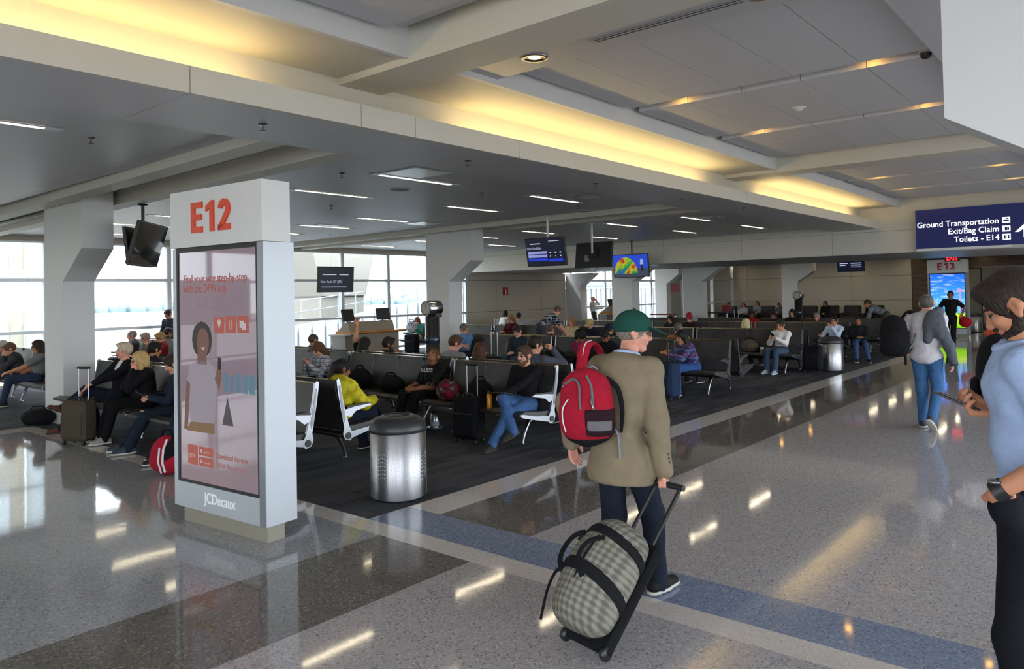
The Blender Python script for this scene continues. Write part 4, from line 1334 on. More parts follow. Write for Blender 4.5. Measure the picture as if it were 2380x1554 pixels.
put('flared_head', (MB().prism([(-1.15, 5.85), (1.15, 5.85), (1.7, 7.9), (1.7, 12), (-1.7, 12), (-1.7, 7.9)], -1.3, 1.3, 'y'), MATS['tower_concrete']), et)
put('joint', (MB().box(-1.17, -1.17, 5.8, 1.17, 1.17, 5.85), M_JOINT), et)
bl = thing('terminal_building', 'cream terminal building outside the far left window', 'building', (0, 0, -4))
M_BLD = pbr('building_cream', '918c7e', 0.8)
put('wall', (MB().box(-14, 31, 0, 9.4, 40, 14), M_BLD), bl)
for i in range(5):
    for j in range(3):
        w_ = put('window', (MB().box(-0.9, -0.05, -0.8, 0.9, 0.02, 0.8), pbr('bld_window', 'a9b2b6', 0.15)), bl, (8.0 - 2.6 * i, 30.99, 4.3 + 2.6 * j))
        put('glazing_bar', (MB().box(-0.05, -0.09, -0.8, 0.05, -0.05, 0.8), M_BLD), w_)
put('drainpipe', (MB().tube([(9.7, 30.9, 0), (9.7, 30.9, 14)], 0.3, 12), pbr('pipe_pale', '9aa2a6', 0.5)), bl)
pl = thing('airliner', 'distant airliner with striped tail on the apron', 'aircraft', (103, 122, -2.2))
put('fuselage', (MB().tube([(-14, 0, 0.5), (-10, 0, 0.2), (-4, 0, 0), (10, 0, 0), (14, 0, -0.2), (16, 0, -0.6)], [0.3, 1.3, 1.9, 1.9, 1.3, 0.2], 16), M_SIGNW), pl)
put('tail_fin', (MB().prism([(-13, 1), (-9, 1.6), (-12, 6), (-14.5, 6)], -0.15, 0.15, 'y'), pbr('fin_grey', '67788a', 0.5)), pl)
put('wing', (MB().prism([(-2, -14), (1, -14), (5, 0), (1, 14), (-2, 14), (-1, 0)], -0.6, -0.3, 'z'), M_SIGNW), pl)
put('engine', (MB().tube([(1, -5, -1.2), (4.2, -5, -1.2)], 0.9, 12), pbr('engine_blue', '5f84b8', 0.5)), pl)
tr = bpy.data.objects.new('tree_belt', None)
bpy.data.objects.remove(tr)
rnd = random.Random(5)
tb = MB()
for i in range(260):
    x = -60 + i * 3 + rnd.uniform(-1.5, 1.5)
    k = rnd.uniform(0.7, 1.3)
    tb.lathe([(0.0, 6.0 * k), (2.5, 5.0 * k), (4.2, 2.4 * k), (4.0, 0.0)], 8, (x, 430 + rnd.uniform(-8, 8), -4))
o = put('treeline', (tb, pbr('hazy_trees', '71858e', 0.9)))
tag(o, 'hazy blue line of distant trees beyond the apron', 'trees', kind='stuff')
# ================================================================== PEOPLE: shapes grown from smooth-blended volumes
V = lambda *a: np.array(a, float)
def unit(v):
    v = np.asarray(v, float)
    return v / (np.linalg.norm(v) + 1e-9)
def cone(a, b, ra, rb):
    return ('c', np.asarray(a, float), np.asarray(b, float), ra, rb)
def elp(c, r, M=None):
    return ('e', np.asarray(c, float), np.asarray(r, float), np.eye(3) if M is None else np.asarray(M, float))
def inflate(p, t):
    if p[0] == 'c':
        return ('c', p[1], p[2], p[3] + t, p[4] + t)
    return ('e', p[1], p[2] + t, p[3])
def pbox(p):
    if p[0] == 'c':
        r = max(p[3], p[4])
        return np.minimum(p[1], p[2]) - r, np.maximum(p[1], p[2]) + r
    r = np.abs(p[3]) .T @ p[2] if False else np.sqrt(((p[3].T * p[2]) ** 2).sum(1))
    return p[1] - r, p[1] + r
def pdist(p, X, Y, Z):
    if p[0] == 'c':
        a, b, ra, rb = p[1:]
        ba = b - a
        L = ba @ ba + 1e-12
        t = np.clip(((X - a[0]) * ba[0] + (Y - a[1]) * ba[1] + (Z - a[2]) * ba[2]) / L, 0, 1)
        d = np.sqrt((X - a[0] - t * ba[0]) ** 2 + (Y - a[1] - t * ba[1]) ** 2 + (Z - a[2] - t * ba[2]) ** 2)
        return d - (ra + (rb - ra) * t)
    c, r, M = p[1:]
    x, y, z = X - c[0], Y - c[1], Z - c[2]
    u = (M[0, 0] * x + M[0, 1] * y + M[0, 2] * z) / r[0]
    v = (M[1, 0] * x + M[1, 1] * y + M[1, 2] * z) / r[1]
    w = (M[2, 0] * x + M[2, 1] * y + M[2, 2] * z) / r[2]
    k0 = np.sqrt(u * u + v * v + w * w)
    k1 = np.sqrt((u / r[0]) ** 2 + (v / r[1]) ** 2 + (w / r[2]) ** 2) + 1e-9
    return k0 * (k0 - 1) / k1
def grow(prims, h, k=0.03, cuts=(), subs=(), wob=0.0):
    """smooth union of volumes -> (verts, quads)"""
    bb = [pbox(p) for p in prims]
    lo = np.min([b[0] for b in bb], 0) - 2.5 * h
    hi = np.max([b[1] for b in bb], 0) + 2.5 * h
    n = np.ceil((hi - lo) / h).astype(int) + 1
    F = np.full(n, 0.3, np.float32)
    ax = [lo[i] + h * np.arange(n[i]) for i in range(3)]
    for p, b in zip(prims, bb):
        m = k + 3 * h
        i0 = np.maximum(((b[0] - m - lo) / h).astype(int), 0)
        i1 = np.minimum(((b[1] + m - lo) / h).astype(int) + 2, n)
        sl = tuple(slice(i0[i], i1[i]) for i in range(3))
        X, Y, Z = np.ix_(*(ax[i][sl[i]] for i in range(3)))
        d = pdist(p, X, Y, Z)
        s = F[sl]
        e = np.clip(k - np.abs(s - d), 0, None) / k
        F[sl] = np.minimum(s, d) - e * e * k * 0.25
    X, Y, Z = np.ix_(*ax)
    if wob:
        F += wob * np.sin(23 * X + 9 * Z) * np.sin(19 * Y + 4) * np.sin(27 * Z + 6 * X)
    for q in subs:
        F = np.maximum(F, -pdist(q, X, Y, Z))
    for (pt, nm) in cuts:
        nm = unit(nm)
        F = np.maximum(F, nm[0] * (X - pt[0]) + nm[1] * (Y - pt[1]) + nm[2] * (Z - pt[2]))
    F[0], F[-1] = 0.1, 0.1
    F[:, 0], F[:, -1] = 0.1, 0.1
    F[:, :, 0], F[:, :, -1] = 0.1, 0.1
    S = F < 0
    c = sum(S[i:n[0] - 1 + i, j:n[1] - 1 + j, l:n[2] - 1 + l].astype(np.int8) for i in (0, 1) for j in (0, 1) for l in (0, 1))
    act = (c > 0) & (c < 8)
    idx = np.full(act.shape, -1, np.int64)
    I = np.argwhere(act)
    idx[act] = np.arange(len(I))
    acc = np.zeros((len(I), 3))
    cnt = np.zeros(len(I))
    for axis in range(3):
        for u in (0, 1):
            for v in (0, 1):
                o = [0, 0, 0]
                oth = [q for q in range(3) if q != axis]
                o[oth[0]], o[oth[1]] = u, v
                A = I + o
                B = A.copy()
                B[:, axis] += 1
                fa = F[A[:, 0], A[:, 1], A[:, 2]]
                fb = F[B[:, 0], B[:, 1], B[:, 2]]
                m = (fa < 0) != (fb < 0)
                t = fa[m] / (fa[m] - fb[m])
                P = A[m].astype(float)
                P[:, axis] += t
                acc[m] += P
                cnt[m] += 1
    verts = acc / cnt[:, None] * h + lo
    quads = []
    for axis in range(3):
        a, b = [q for q in range(3) if q != axis]
        s0 = [slice(1, -1)] * 3
        s1 = [slice(1, -1)] * 3
        s0[axis] = slice(0, -1)
        s1[axis] = slice(1, None)
        m = S[tuple(s0)] != S[tuple(s1)]
        E = np.argwhere(m)
        ins = S[tuple(s0)][m]
        off = np.ones(3, int)
        off[axis] = 0
        E = E + off
        def cell(da, db):
            q = E.copy()
            q[:, a] -= da
            q[:, b] -= db
            return idx[q[:, 0], q[:, 1], q[:, 2]]
        Q = np.stack([cell(1, 1), cell(0, 1), cell(0, 0), cell(1, 0)], 1)
        flip = ins if axis != 1 else ~ins
        Q[~flip] = Q[~flip][:, ::-1]
        quads.append(Q)
    return verts, np.concatenate(quads)
def region(verts, prims):
    D = np.stack([pdist(p, verts[:, 0], verts[:, 1], verts[:, 2]) for p in prims], 1)
    return D.argmin(1)
def to_mesh(name, parts, mats):
    """parts: list of (verts, quads, material index or per-vertex array)"""
    vs, fs, mi, o = [], [], [], 0
    for v, q, m in parts:
        vs.append(v)
        fs.append(q + o)
        mi.append(np.full(len(q), m) if np.isscalar(m) else np.asarray(m)[q[:, 0]])
        o += len(v)
    vs, fs, mi = np.concatenate(vs), np.concatenate(fs), np.concatenate(mi).astype(np.int32)
    me = bpy.data.meshes.new(name)
    me.vertices.add(len(vs))
    me.vertices.foreach_set('co', vs.astype(np.float32).ravel())
    me.loops.add(len(fs) * 4)
    me.loops.foreach_set('vertex_index', fs.astype(np.int32).ravel())
    me.polygons.add(len(fs))
    me.polygons.foreach_set('loop_start', np.arange(0, len(fs) * 4, 4, dtype=np.int32))
    for m in mats:
        me.materials.append(m)
    me.polygons.foreach_set('material_index', mi)
    me.polygons.foreach_set('use_smooth', np.ones(len(fs), bool))
    me.update()
    me.validate()
    return me

# ---- canonical head, hands, shoes (forward +x, left +y, up +z)
SKULL = elp((-0.012, 0, 0.035), (0.1, 0.077, 0.092))
_cache = {}
def head_geo(lod, female=False):
    key = ('head', lod, female)
    if key in _cache:
        return _cache[key]
    jw = 0.9 if female else 1.0
    pr = [SKULL, elp((0.03, 0, -0.02), (0.062, 0.062 * jw, 0.07)), cone((0.02, 0, -0.055), (0.06, 0, -0.088), 0.048 * jw, 0.026),
          cone((0.0, 0.04 * jw, -0.05), (0.05, 0.014, -0.09), 0.024, 0.02), cone((0.0, -0.04 * jw, -0.05), (0.05, -0.014, -0.09), 0.024, 0.02),
          cone((0.078, 0.022, 0.032), (0.078, -0.022, 0.032), 0.014, 0.014),
          cone((0.086, 0, 0.018), (0.106, 0, -0.022), 0.008, 0.012), elp((0.098, 0, -0.027), (0.014, 0.019, 0.01)),
          elp((0.083, 0, -0.055), (0.014, 0.026, 0.013)), elp((0.06, 0.037, -0.02), (0.028, 0.024, 0.024)), elp((0.06, -0.037, -0.02), (0.028, 0.024, 0.024)),
          cone((-0.02, 0, -0.045), (-0.024, 0, -0.09), 0.052, 0.05)]
    ears = []
    for s in (1, -1):
        ears += [cone((-0.012, s * 0.079, 0.026), (-0.02, s * 0.086, 0.0), 0.013, 0.012), cone((-0.02, s * 0.085, 0.0), (-0.004, s * 0.078, -0.032), 0.011, 0.009), cone((0.004, s * 0.074, 0.02), (0.004, s * 0.074, -0.02), 0.008, 0.006)]
    subs = [elp((0.099, 0.033, 0.008), (0.02, 0.019, 0.012)), elp((0.099, -0.033, 0.008), (0.02, 0.019, 0.012))]
    h = {2: 0.0045, 1: 0.0065, 0: 0.011}[lod]
    v, q = grow(pr + ears, h, 0.014, (), subs if lod else ())
    m = np.zeros(len(v), int)
    eye = (np.abs(np.abs(v[:, 1]) - 0.033) < 0.016) & (np.abs(v[:, 2] - 0.007) < 0.0075) & (v[:, 0] > 0.065)
    m[eye] = 1
    brow = (np.abs(np.abs(v[:, 1]) - 0.033) < 0.021) & (np.abs(v[:, 2] - 0.034) < 0.006) & (v[:, 0] > 0.06)
    m[brow] = 2
    lip = (np.abs(v[:, 1]) < 0.023) & (np.abs(v[:, 2] + 0.056) < 0.009) & (v[:, 0] > 0.08)
    m[lip] = 3
    _cache[key] = (v, q, m)
    return _cache[key]
def hand_geo(pose, lod):
    """left hand: wrist at the origin, fingers along +x, palm facing -z, thumb towards -y side"""
    key = ('hand', pose, lod)
    if key in _cache:
        return _cache[key]
    curl = {'relax': (0.25, 0.4, 0.3), 'grip': (1.25, 1.35, 0.8), 'flat': (0.05, 0.08, 0.05), 'hold': (0.75, 0.75, 0.45)}[pose]
    pr = [cone((-0.05, 0, 0), (0.01, 0, 0), 0.027, 0.026)]
    for y in (-0.03, -0.01, 0.01, 0.03):
        pr.append(cone((0.012, y * 0.75, 0), (0.085, y, 0.0), 0.0155, 0.0125))
    for i, (y, L) in enumerate(((-0.032, 0.07), (-0.011, 0.08), (0.011, 0.074), (0.031, 0.057))):
        p = V(0.086, y, 0)
        a = 0.0
        spread = (y / 0.032) * -0.06 * -1
        for j, f in enumerate((0.45, 0.32, 0.25)):
            a += curl[j] * (1 + 0.08 * i)
            d = V(math.cos(a) * math.cos(spread), math.cos(a) * math.sin(spread), -math.sin(a))
            q = p + d * L * f
            pr.append(cone(p, q, 0.0092 - 0.0008 * j, 0.0086 - 0.0008 * j))
            p = q
    t0 = V(0.02, -0.026, -0.006)
    if pose in ('grip', 'hold'):
        pts = [t0, V(0.05, -0.047, -0.022), V(0.078, -0.045, -0.042), V(0.098, -0.03, -0.05)]
    else:
        pts = [t0, V(0.048, -0.054, -0.012), V(0.075, -0.067, -0.018), V(0.097, -0.07, -0.022)]
    for j in range(3):
        pr.append(cone(pts[j], pts[j + 1], (0.016, 0.0125, 0.0105)[j], (0.0125, 0.0105, 0.0085)[j]))
    v, q = grow(pr, {2: 0.0036, 1: 0.0055, 0: 0.009}[lod], 0.008)
    _cache[key] = (v, q)
    return _cache[key]
def shoe_mesh(col, sole='c9c9c4', h=0.011):
    key = ('shoe', col, sole)
    if key not in _cache:
        pr = [cone((-0.045, 0, 0.045), (0.05, 0, 0.045), 0.042, 0.046), cone((0.05, 0, 0.04), (0.165, 0.0, 0.03), 0.044, 0.034), cone((-0.02, 0, 0.06), (-0.015, 0, 0.1), 0.042, 0.038), cone((0.03, 0, 0.075), (0.09, 0, 0.05), 0.028, 0.026)]
        v, q = grow(pr, h, 0.02, [(V(0, 0, 0.012), V(0, 0, -1))])
        v2, q2 = grow([inflate(cone((-0.045, 0, 0.02), (0.06, 0, 0.02), 0.04, 0.045), 0.004), inflate(cone((0.06, 0, 0.02), (0.17, 0, 0.02), 0.043, 0.034), 0.003)], h, 0.02, [(V(0, 0, 0.0), V(0, 0, -1)), (V(0, 0, 0.026), V(0, 0, 1))])
        _cache[key] = to_mesh('shoe', [(v, q, 0), (v2, q2, 1)], [cloth(col, 0.1, 0.6), pbr('sole_' + sole, sole, 0.7)])
    return _cache[key]
def hair_mesh(style, col, h=0.009):
    key = ('hair', style, col)
    if key in _cache:
        return _cache[key]
    face = [elp((0.088, 0, -0.035), (0.072, 0.078, 0.105))]
    ear = [elp((0.0, s * 0.088, -0.012), (0.032, 0.03, 0.036)) for s in (1, -1)]
    cuts, wob, k = [(V(-0.09, 0, -0.075), V(0.35, 0, -1))], 0.004, 0.02
    if style == 'buzz':
        pr, subs, wob = [inflate(SKULL, 0.006)], face + ear, 0.001
    elif style == 'short':
        pr, subs = [inflate(SKULL, 0.014), elp((0.055, 0, 0.098), (0.05, 0.06, 0.03))], face + ear
    elif style == 'quiff':
        pr, subs = [inflate(SKULL, 0.017), elp((0.055, 0, 0.115), (0.065, 0.066, 0.04)), elp((-0.02, 0, 0.11), (0.08, 0.07, 0.035))], face + ear
    elif style == 'ring':
        pr, subs = [inflate(SKULL, 0.01)], face + ear + [elp((0.02, 0, 0.12), (0.1, 0.062, 0.06))]
    elif style == 'bob':
        pr, subs, cuts = [inflate(SKULL, 0.018)] + [cone((-0.02, s * 0.07, 0.04), (-0.005, s * 0.088, -0.1), 0.035, 0.03) for s in (1, -1)] + [elp((-0.07, 0, -0.04), (0.06, 0.085, 0.09))], face, []
    elif style == 'long':
        pr, subs, cuts = [inflate(SKULL, 0.018)] + [cone((-0.02, s * 0.07, 0.04), (-0.02, s * 0.095, -0.2), 0.036, 0.034) for s in (1, -1)] + [elp((-0.075, 0, -0.1), (0.055, 0.1, 0.17))], face, []
    elif style == 'bun':
        pr, subs = [inflate(SKULL, 0.012), elp((-0.105, 0, 0.07), (0.05, 0.05, 0.05))], face + ear
    elif style == 'pony':
        pr, subs, cuts = [inflate(SKULL, 0.012), cone((-0.11, 0, 0.05), (-0.14, 0, -0.12), 0.035, 0.025)], face + ear, []
    elif style == 'curly':
        pr, subs, cuts, wob = [inflate(SKULL, 0.038), elp((-0.05, 0, -0.03), (0.08, 0.1, 0.1))], face, [], 0.011
    elif style == 'tuft':
        pr, subs, wob = [inflate(SKULL, 0.02), elp((-0.04, 0, 0.12), (0.09, 0.085, 0.07))], face + ear, 0.012
    elif style == 'beard':
        pr = [cone((0.02, 0, -0.055), (0.066, 0, -0.095), 0.056, 0.034), cone((0.004, 0.05, -0.03), (0.05, 0.02, -0.095), 0.014, 0.02), cone((0.004, -0.05, -0.03), (0.05, -0.02, -0.095), 0.014, 0.02), elp((0.09, 0, -0.043), (0.014, 0.03, 0.007)), cone((0.006, 0.066, 0.02), (0.006, 0.058, -0.03), 0.008, 0.011), cone((0.006, -0.066, 0.02), (0.006, -0.058, -0.03), 0.008, 0.011)]
        pr = [inflate(p, 0.005) for p in pr]
        subs, cuts, wob, k = [elp((0.1, 0, -0.055), (0.02, 0.02, 0.008)), elp((0.075, 0.0, 0.0), (0.05, 0.06, 0.036))], [(V(0, 0, -0.13), V(0, 0, -1))], 0.003, 0.015
    v, q = grow(pr, h, k, cuts, subs, wob)
    _cache[key] = to_mesh('hair', [(v, q, 0)], [hairm(col)])
    return _cache[key]
def cap_mesh(col, h=0.008):
    key = ('cap', col)
    if key not in _cache:
        v, q = grow([inflate(SKULL, 0.02)], h, 0.02, [(V(0, 0, 0.012), V(0.12, 0, -1))])
        v2, q2 = grow([elp((0.122, 0, 0.036), (0.09, 0.08, 0.01), [[0.95, 0, -0.3], [0, 1, 0], [0.3, 0, 0.95]])], 0.006, 0.02)
        v3, q3 = grow([elp((-0.012, 0, 0.147), (0.012, 0.012, 0.008))], 0.005)
        _cache[key] = to_mesh('cap', [(v, q, 0), (v2, q2, 0), (v3, q3, 0)], [cloth(col, 0.12)])
    return _cache[key]
M_GLS = pbr('spectacle_metal', '8c8a88', 0.25, 0.9)
def glasses_mesh(col=None):
    key = ('glasses', col)
    if key not in _cache:
        mb = MB()
        for s in (1, -1):
            ring = [(0.1, s * 0.034 + 0.024 * math.cos(a), 0.005 + 0.017 * math.sin(a)) for a in [2 * PI * i / 14 for i in range(15)]]
            mb.tube(ring, 0.0018, 5, 0, False)
            mb.tube([(0.098, s * 0.058, 0.01), (0.06, s * 0.079, 0.014), (-0.012, s * 0.083, 0.016), (-0.03, s * 0.083, 0.0)], 0.002, 5)
            mb.add(ring[:14], [tuple(range(14))], 1)
        mb.tube([(0.104, 0.012, 0.01), (0.108, 0, 0.013), (0.104, -0.012, 0.01)], 0.0018, 5)
        _cache[key] = mb.mesh('glasses', [pbr('specs_' + (col or 'm'), col or '8c8a88', 0.3, 0.6), pbr('lens_dark', '1a1c20', 0.05) if col else pbr('lens_clear', 'b9a49a', 0.05)])
    return _cache[key]

def ik(a, b, l1, l2, pole):
    a, b = np.asarray(a, float), np.asarray(b, float)
    d = b - a
    L = np.linalg.norm(d)
    u = d / (L + 1e-9)
    if L > (l1 + l2) * 0.995:
        L = (l1 + l2) * 0.995
        b = a + u * L
    x = (l1 * l1 - l2 * l2 + L * L) / (2 * L)
    hgt = math.sqrt(max(l1 * l1 - x * x, 0))
    p = np.asarray(pole, float)
    p = unit(p - u * (p @ u))
    return a + u * x + p * hgt, b

def rotm(yaw, pitch, roll=0.0):
    """columns forward, left, up; positive pitch looks down"""
    m = Matrix.Rotation(yaw, 3, 'Z') @ Matrix.Rotation(pitch, 3, 'Y') @ Matrix.Rotation(roll, 3, 'X')
    return np.array(m)

HAND_AT = {  # wrist targets relative to the pelvis (forward, outward, up)
    'lap': (0.27, 0.06, 0.10), 'phone': (0.30, 0.05, 0.26), 'knee': (0.40, 0.13, 0.12), 'arm': (0.20, 0.27, 0.13),
    'side': (0.02, 0.27, -0.07), 'face': None, 'chest': (0.22, 0.02, 0.32)}
PEOPLE = {}
def person(label, pos, head_deg, look, sit=True, s=0.93, lean=-0.12, roll=0.0, twist=0.0, slouch=0.03, hz=None, hy=0.0, hp=0.15, hr=0.0,
           hands=('lap', 'lap'), hpose=('relax', 'relax'), feet=None, zp=None, lod=0, h=None, group='travellers at the gate', legs=True, palm=None, poles=None, girth=1.0, crane=0.0, hdir=None, nk=1.0, armk=1.0, pocket=None):
    """look: skin, hair=(style,colour), top, sleeve long/short, legs colour, shoe colour"""
    name = 'person'
    root = thing(name, label, 'person', (pos[0], pos[1], 0), R(head_deg), group)
    if zp is None:
        zp = 0.485 if sit else 0.962 * s
    P = V(0, 0, zp)
    L = 0.52 * s
    t = unit(V(math.sin(lean), math.sin(roll), math.cos(lean)))
    Rh = rotm(hy, hp, hr)
    neck_up = 0.145 * s * nk
    if hz is not None:
        need = hz - zp - neck_up * 0.97
        L = float(np.clip(need / t[2], 0.36 * s, 0.56 * s))
    N = P + t * L
    fw = unit(V(math.cos(lean), 0, -math.sin(lean)))
    fw = unit(V(fw[0] * math.cos(twist), math.sin(twist), fw[2]))
    lf = unit(np.cross(t, fw))
    fw = np.cross(lf, t)
    HC = N + unit(t * 0.5 + V(0.12, 0, 1)) * neck_up + V(0.02 + crane, 0, -crane * 0.35)
    hm = Rh
    T = np.stack([fw, lf, t])           # rows for ellipsoids
    mid = P + t * L * 0.4 - fw * slouch
    che = P + t * L * 0.70 - fw * slouch * 0.8
    gs = s * girth
    SH = {1: N + lf * 0.172 * s - t * 0.05 * s, -1: N - lf * 0.172 * s - t * 0.05 * s}
    neck = cone(N - t * 0.03, HC - unit(hm[:, 2] * 0.5 + V(0, 0, 0.6)) * 0.065 * s - hm[:, 0] * 0.012 * s, 0.058 * s, 0.053 * s)
    torso = [elp(mid, (0.108 * gs, 0.142 * gs, 0.17 * s), T), elp(che, (0.112 * gs, 0.158 * s, 0.165 * s), T),
             cone(SH[1] - t * 0.004, SH[-1] - t * 0.004, 0.053 * s, 0.053 * s), cone(N - t * 0.02, N - t * 0.12, 0.062 * s, 0.11 * s), elp(che + t * 0.05 * s, (0.105 * gs, 0.178 * s, 0.12 * s), T)]
    pelv = [elp(P + V(-0.01, 0, 0.0), (0.118 * gs, 0.158 * gs, 0.105 * s), T)]
    arms, fore, up_a, wr = [], [], [], {}
    for i, sd in enumerate((1, -1)):
        hd = hands[i]
        if hd == 'face':
            W = HC + hm[:, 0] * 0.09 + hm[:, 1] * sd * 0.045 - hm[:, 2] * 0.11
        elif isinstance(hd, str):
            f_, o_, u_ = HAND_AT[hd]
            W = P + V(f_, sd * o_, u_)
        else:
            W = np.asarray(hd, float)
        pole = (poles[i] if poles and poles[i] is not None else V(-0.35, sd * 0.55, -0.8))
        E_, W = ik(SH[sd], W, 0.285 * s * armk, 0.25 * s * armk, pole)
        up_a.append(cone(SH[sd] - lf * sd * 0.006, E_, 0.05 * s, 0.042 * s))
        fore.append(cone(E_, W, 0.043 * s, 0.029 * s))
        wr[sd] = (W, unit(W - E_), E_)
    thigh, shin, ank = [], [], {}
    if feet is None:
        feet = ((0.5, 0.12, 0.085), (0.5, -0.12, 0.085)) if sit else ((0.05, 0.1, 0.085), (-0.05, -0.1, 0.085))
    for i, sd in enumerate((1, -1)):
        Hp = P + V(0, sd * 0.088 * s, -0.03)
        K, A = ik(Hp, V(*feet[i][:3]), 0.43 * s, 0.42 * s, V(1, 0.05 * sd, 0.7) if sit else V(1, 0.05 * sd, 0.1))
        thigh.append(cone(Hp, K, 0.084 * s * (0.4 + 0.6 * girth), 0.058 * s))
        shin.append(cone(K, A, 0.057 * s, 0.038 * s))
        ank[sd] = (A, K)
    if h is None:
        h = {0: 0.022, 1: 0.0155, 2: 0.011}[lod]
    sk, hl = skin(look.get('skin', 'c08d72')), hand_geo
    tm = look['top'] if not isinstance(look['top'], str) else cloth(look['top'])
    lm = look['legs'] if not isinstance(look['legs'], str) else cloth(look['legs'])
    um = look.get('under', tm)
    um = um if not isinstance(um, str) else cloth(um)
    long_s = look.get('sleeve', 'long') == 'long'
    eye = pbr('eye_dark', '2a211d', 0.25)
    hc = look.get('hair', ('short', '2a1d15'))
    lip = skin('a3604f')
    mats = [sk, eye, hairm(hc[1]), lip, um, lm]
    # --- body: one surface
    body_pr = torso + pelv + up_a + fore + [neck] + (thigh + shin if legs else [])
    rmat = [4] * len(torso) + [5] * len(pelv) + [0 if not long_s or lod else 4] * 2 + [0 if not long_s or lod else 4] * 2 + [0] + ([5] * 4 if legs else [])
    if lod == 0:
        body_pr = [inflate(p, 0.012) if rmat[i] in (4, 5) else p for i, p in enumerate(body_pr)]
        if not long_s:
            for j in range(2):
                i = len(torso) + len(pelv) + j
                a, b = body_pr[i][1], body_pr[i][2]
                body_pr[i] = cone(a, b, body_pr[i][3], body_pr[i][4])
                body_pr.append(cone(a, a + (b - a) * 0.62, 0.066 * s, 0.064 * s))
                rmat.append(4)
    v, q = grow(body_pr, h, 0.035)
    parts = [(v, q, np.array(rmat)[region(v, body_pr)])]
    hv, hq, hmz = head_geo(lod, look.get('female', False))
    parts.append(((hv * s) @ hm.T + HC, hq, hmz))
    for i, sd in enumerate((1, -1)):
        W, d, E_ = wr[sd]
        gv, gq = hand_geo(hpose[i], lod)
        if hdir and hdir[i] is not None:
            d = unit(hdir[i])
        pn = None
        if palm and palm[i] is not None:
            pn = unit(palm[i])
        else:
            pn = unit(V(-0.1, -sd * 0.75, -0.5)) if not sit else unit(V(-0.1, -sd * 0.3, -0.9))
        z = unit(-(pn - d * (pn @ d)))
        y = np.cross(z, d)
        g_ = gv.copy()
        if hdir and hdir[i] is not None:
            g_[:, 0] = np.maximum(g_[:, 0], -0.01)
        if sd < 0:
            g_[:, 1] *= -1
            gq = gq[:, ::-1]
        parts.append((g_ * s @ np.stack([d, y, z]) + W, gq, 0))
    body = put('body', to_mesh('body', parts, mats), root)
    # --- clothing for nearer people
    if lod:
        th = look.get('thick', 0.014)
        slv = [inflate(p, th * 0.9) for p in up_a] + ([inflate(p, th * 0.85) for p in fore] if long_s else [])
        cuts = []
        tp = [inflate(p, th) for p in torso] + [inflate(pelv[0], th * 0.8)]
        if not long_s:
            slv = [cone(p[1], p[1] + (p[2] - p[1]) * 0.7, p[3] + 0.012, p[4] + 0.02) for p in up_a]
        if look.get('skirt'):
            tp.append(cone(P, P - V(0, 0, look['skirt']), 0.15 * gs, 0.165 * gs))
            tp.append(elp(P - V(0, 0, look['skirt'] * 0.6), (0.165 * gs, 0.228 * gs, 0.24)))
        subs = [inflate(neck, 0.006)]
        if look.get('open'):
            subs.append(cone(N + fw * 0.1, P + fw * 0.15 + t * 0.1, 0.062, 0.035))
        if look.get('hem') is None and sit:
            tv_, tq_ = grow(tp + slv, h * 0.92, 0.03, [], subs, 0.004)
        else:
            tv_, tq_ = grow(tp + slv, h * 0.92, 0.03, [] if sit else [(P - V(0, 0, look.get('hem', 0.06)), V(0, 0, -1))], subs, 0.004)
        put('top', to_mesh('top', [(tv_, tq_, 0)], [tm]), root)
        if legs:
            pp = [inflate(p, 0.013) for p in pelv + thigh] + [cone(p[1], p[2] + (p[2] - p[1]) * 0.06, p[3] + 0.013, p[4] + 0.02) for p in shin]
            if pocket is not None:
                W_, _, _ = wr[pocket]
                d_ = unit(hdir[0 if pocket > 0 else 1])
                pp += [elp(W_ + d_ * 0.075, (0.05, 0.042, 0.07)), cone(W_ + d_ * 0.09, W_ + d_ * 0.13 + V(-0.02, -0.05 * pocket, -0.08), 0.045, 0.05)]
            pv, pq = grow(pp, h * 0.95, 0.035, [], [], 0.003)
            put('trousers', to_mesh('trousers', [(pv, pq, 0)], [lm]), root)
    if legs:
        for i, sd in enumerate((1, -1)):
            A, K = ank[sd]
            fdir = feet[i][3] if len(feet[i]) > 3 else 0.0
            pit = feet[i][4] if len(feet[i]) > 4 else 0.0
            sm_ = shoe_mesh(look.get('shoe', '26262a'), look.get('sole', 'b9b9b4'))
            o = put('shoe', sm_, root)
            Mx = Matrix.Rotation(fdir + sd * 0.12, 4, 'Z') @ Matrix.Rotation(pit, 4, 'Y')
            off = Mx.to_3x3() @ Vector((-0.0, 0, -0.083 * 1.0)) * s
            o.matrix_local = Matrix.Translation(Vector(A) + off) @ Mx @ Matrix.Scale(s, 4)
    HM = Matrix.Translation(Vector(HC)) @ Matrix(hm.tolist()).to_4x4() @ Matrix.Scale(s, 4)
    if hc[0] != 'bald':
        o = put('hair', hair_mesh(*hc), root)
        o.matrix_local = HM
    for nm, me in ((('beard', hair_mesh('beard', look['beard'])),) if 'beard' in look else ()) + ((('cap', cap_mesh(look['cap'])),) if 'cap' in look else ()) + ((('glasses', glasses_mesh(look['glasses'] or None)),) if 'glasses' in look else ()):
        o = put(nm, me, root)
        o.matrix_local = HM
    PEOPLE[label] = dict(root=root, HC=HC, N=N, P=P, SH=SH, wr=wr, T=T, t=t, fw=fw, lf=lf, s=s, ank=ank, HM=HM)
    return PEOPLE[label]
def w_at(pp, loc):
    """local point of a person -> world"""
    r = pp['root']
    c, s_ = math.cos(r.rotation_euler[2]), math.sin(r.rotation_euler[2])
    x, y, z = loc
    return (r.location.x + c * x - s_ * y, r.location.y + s_ * x + c * y, z)
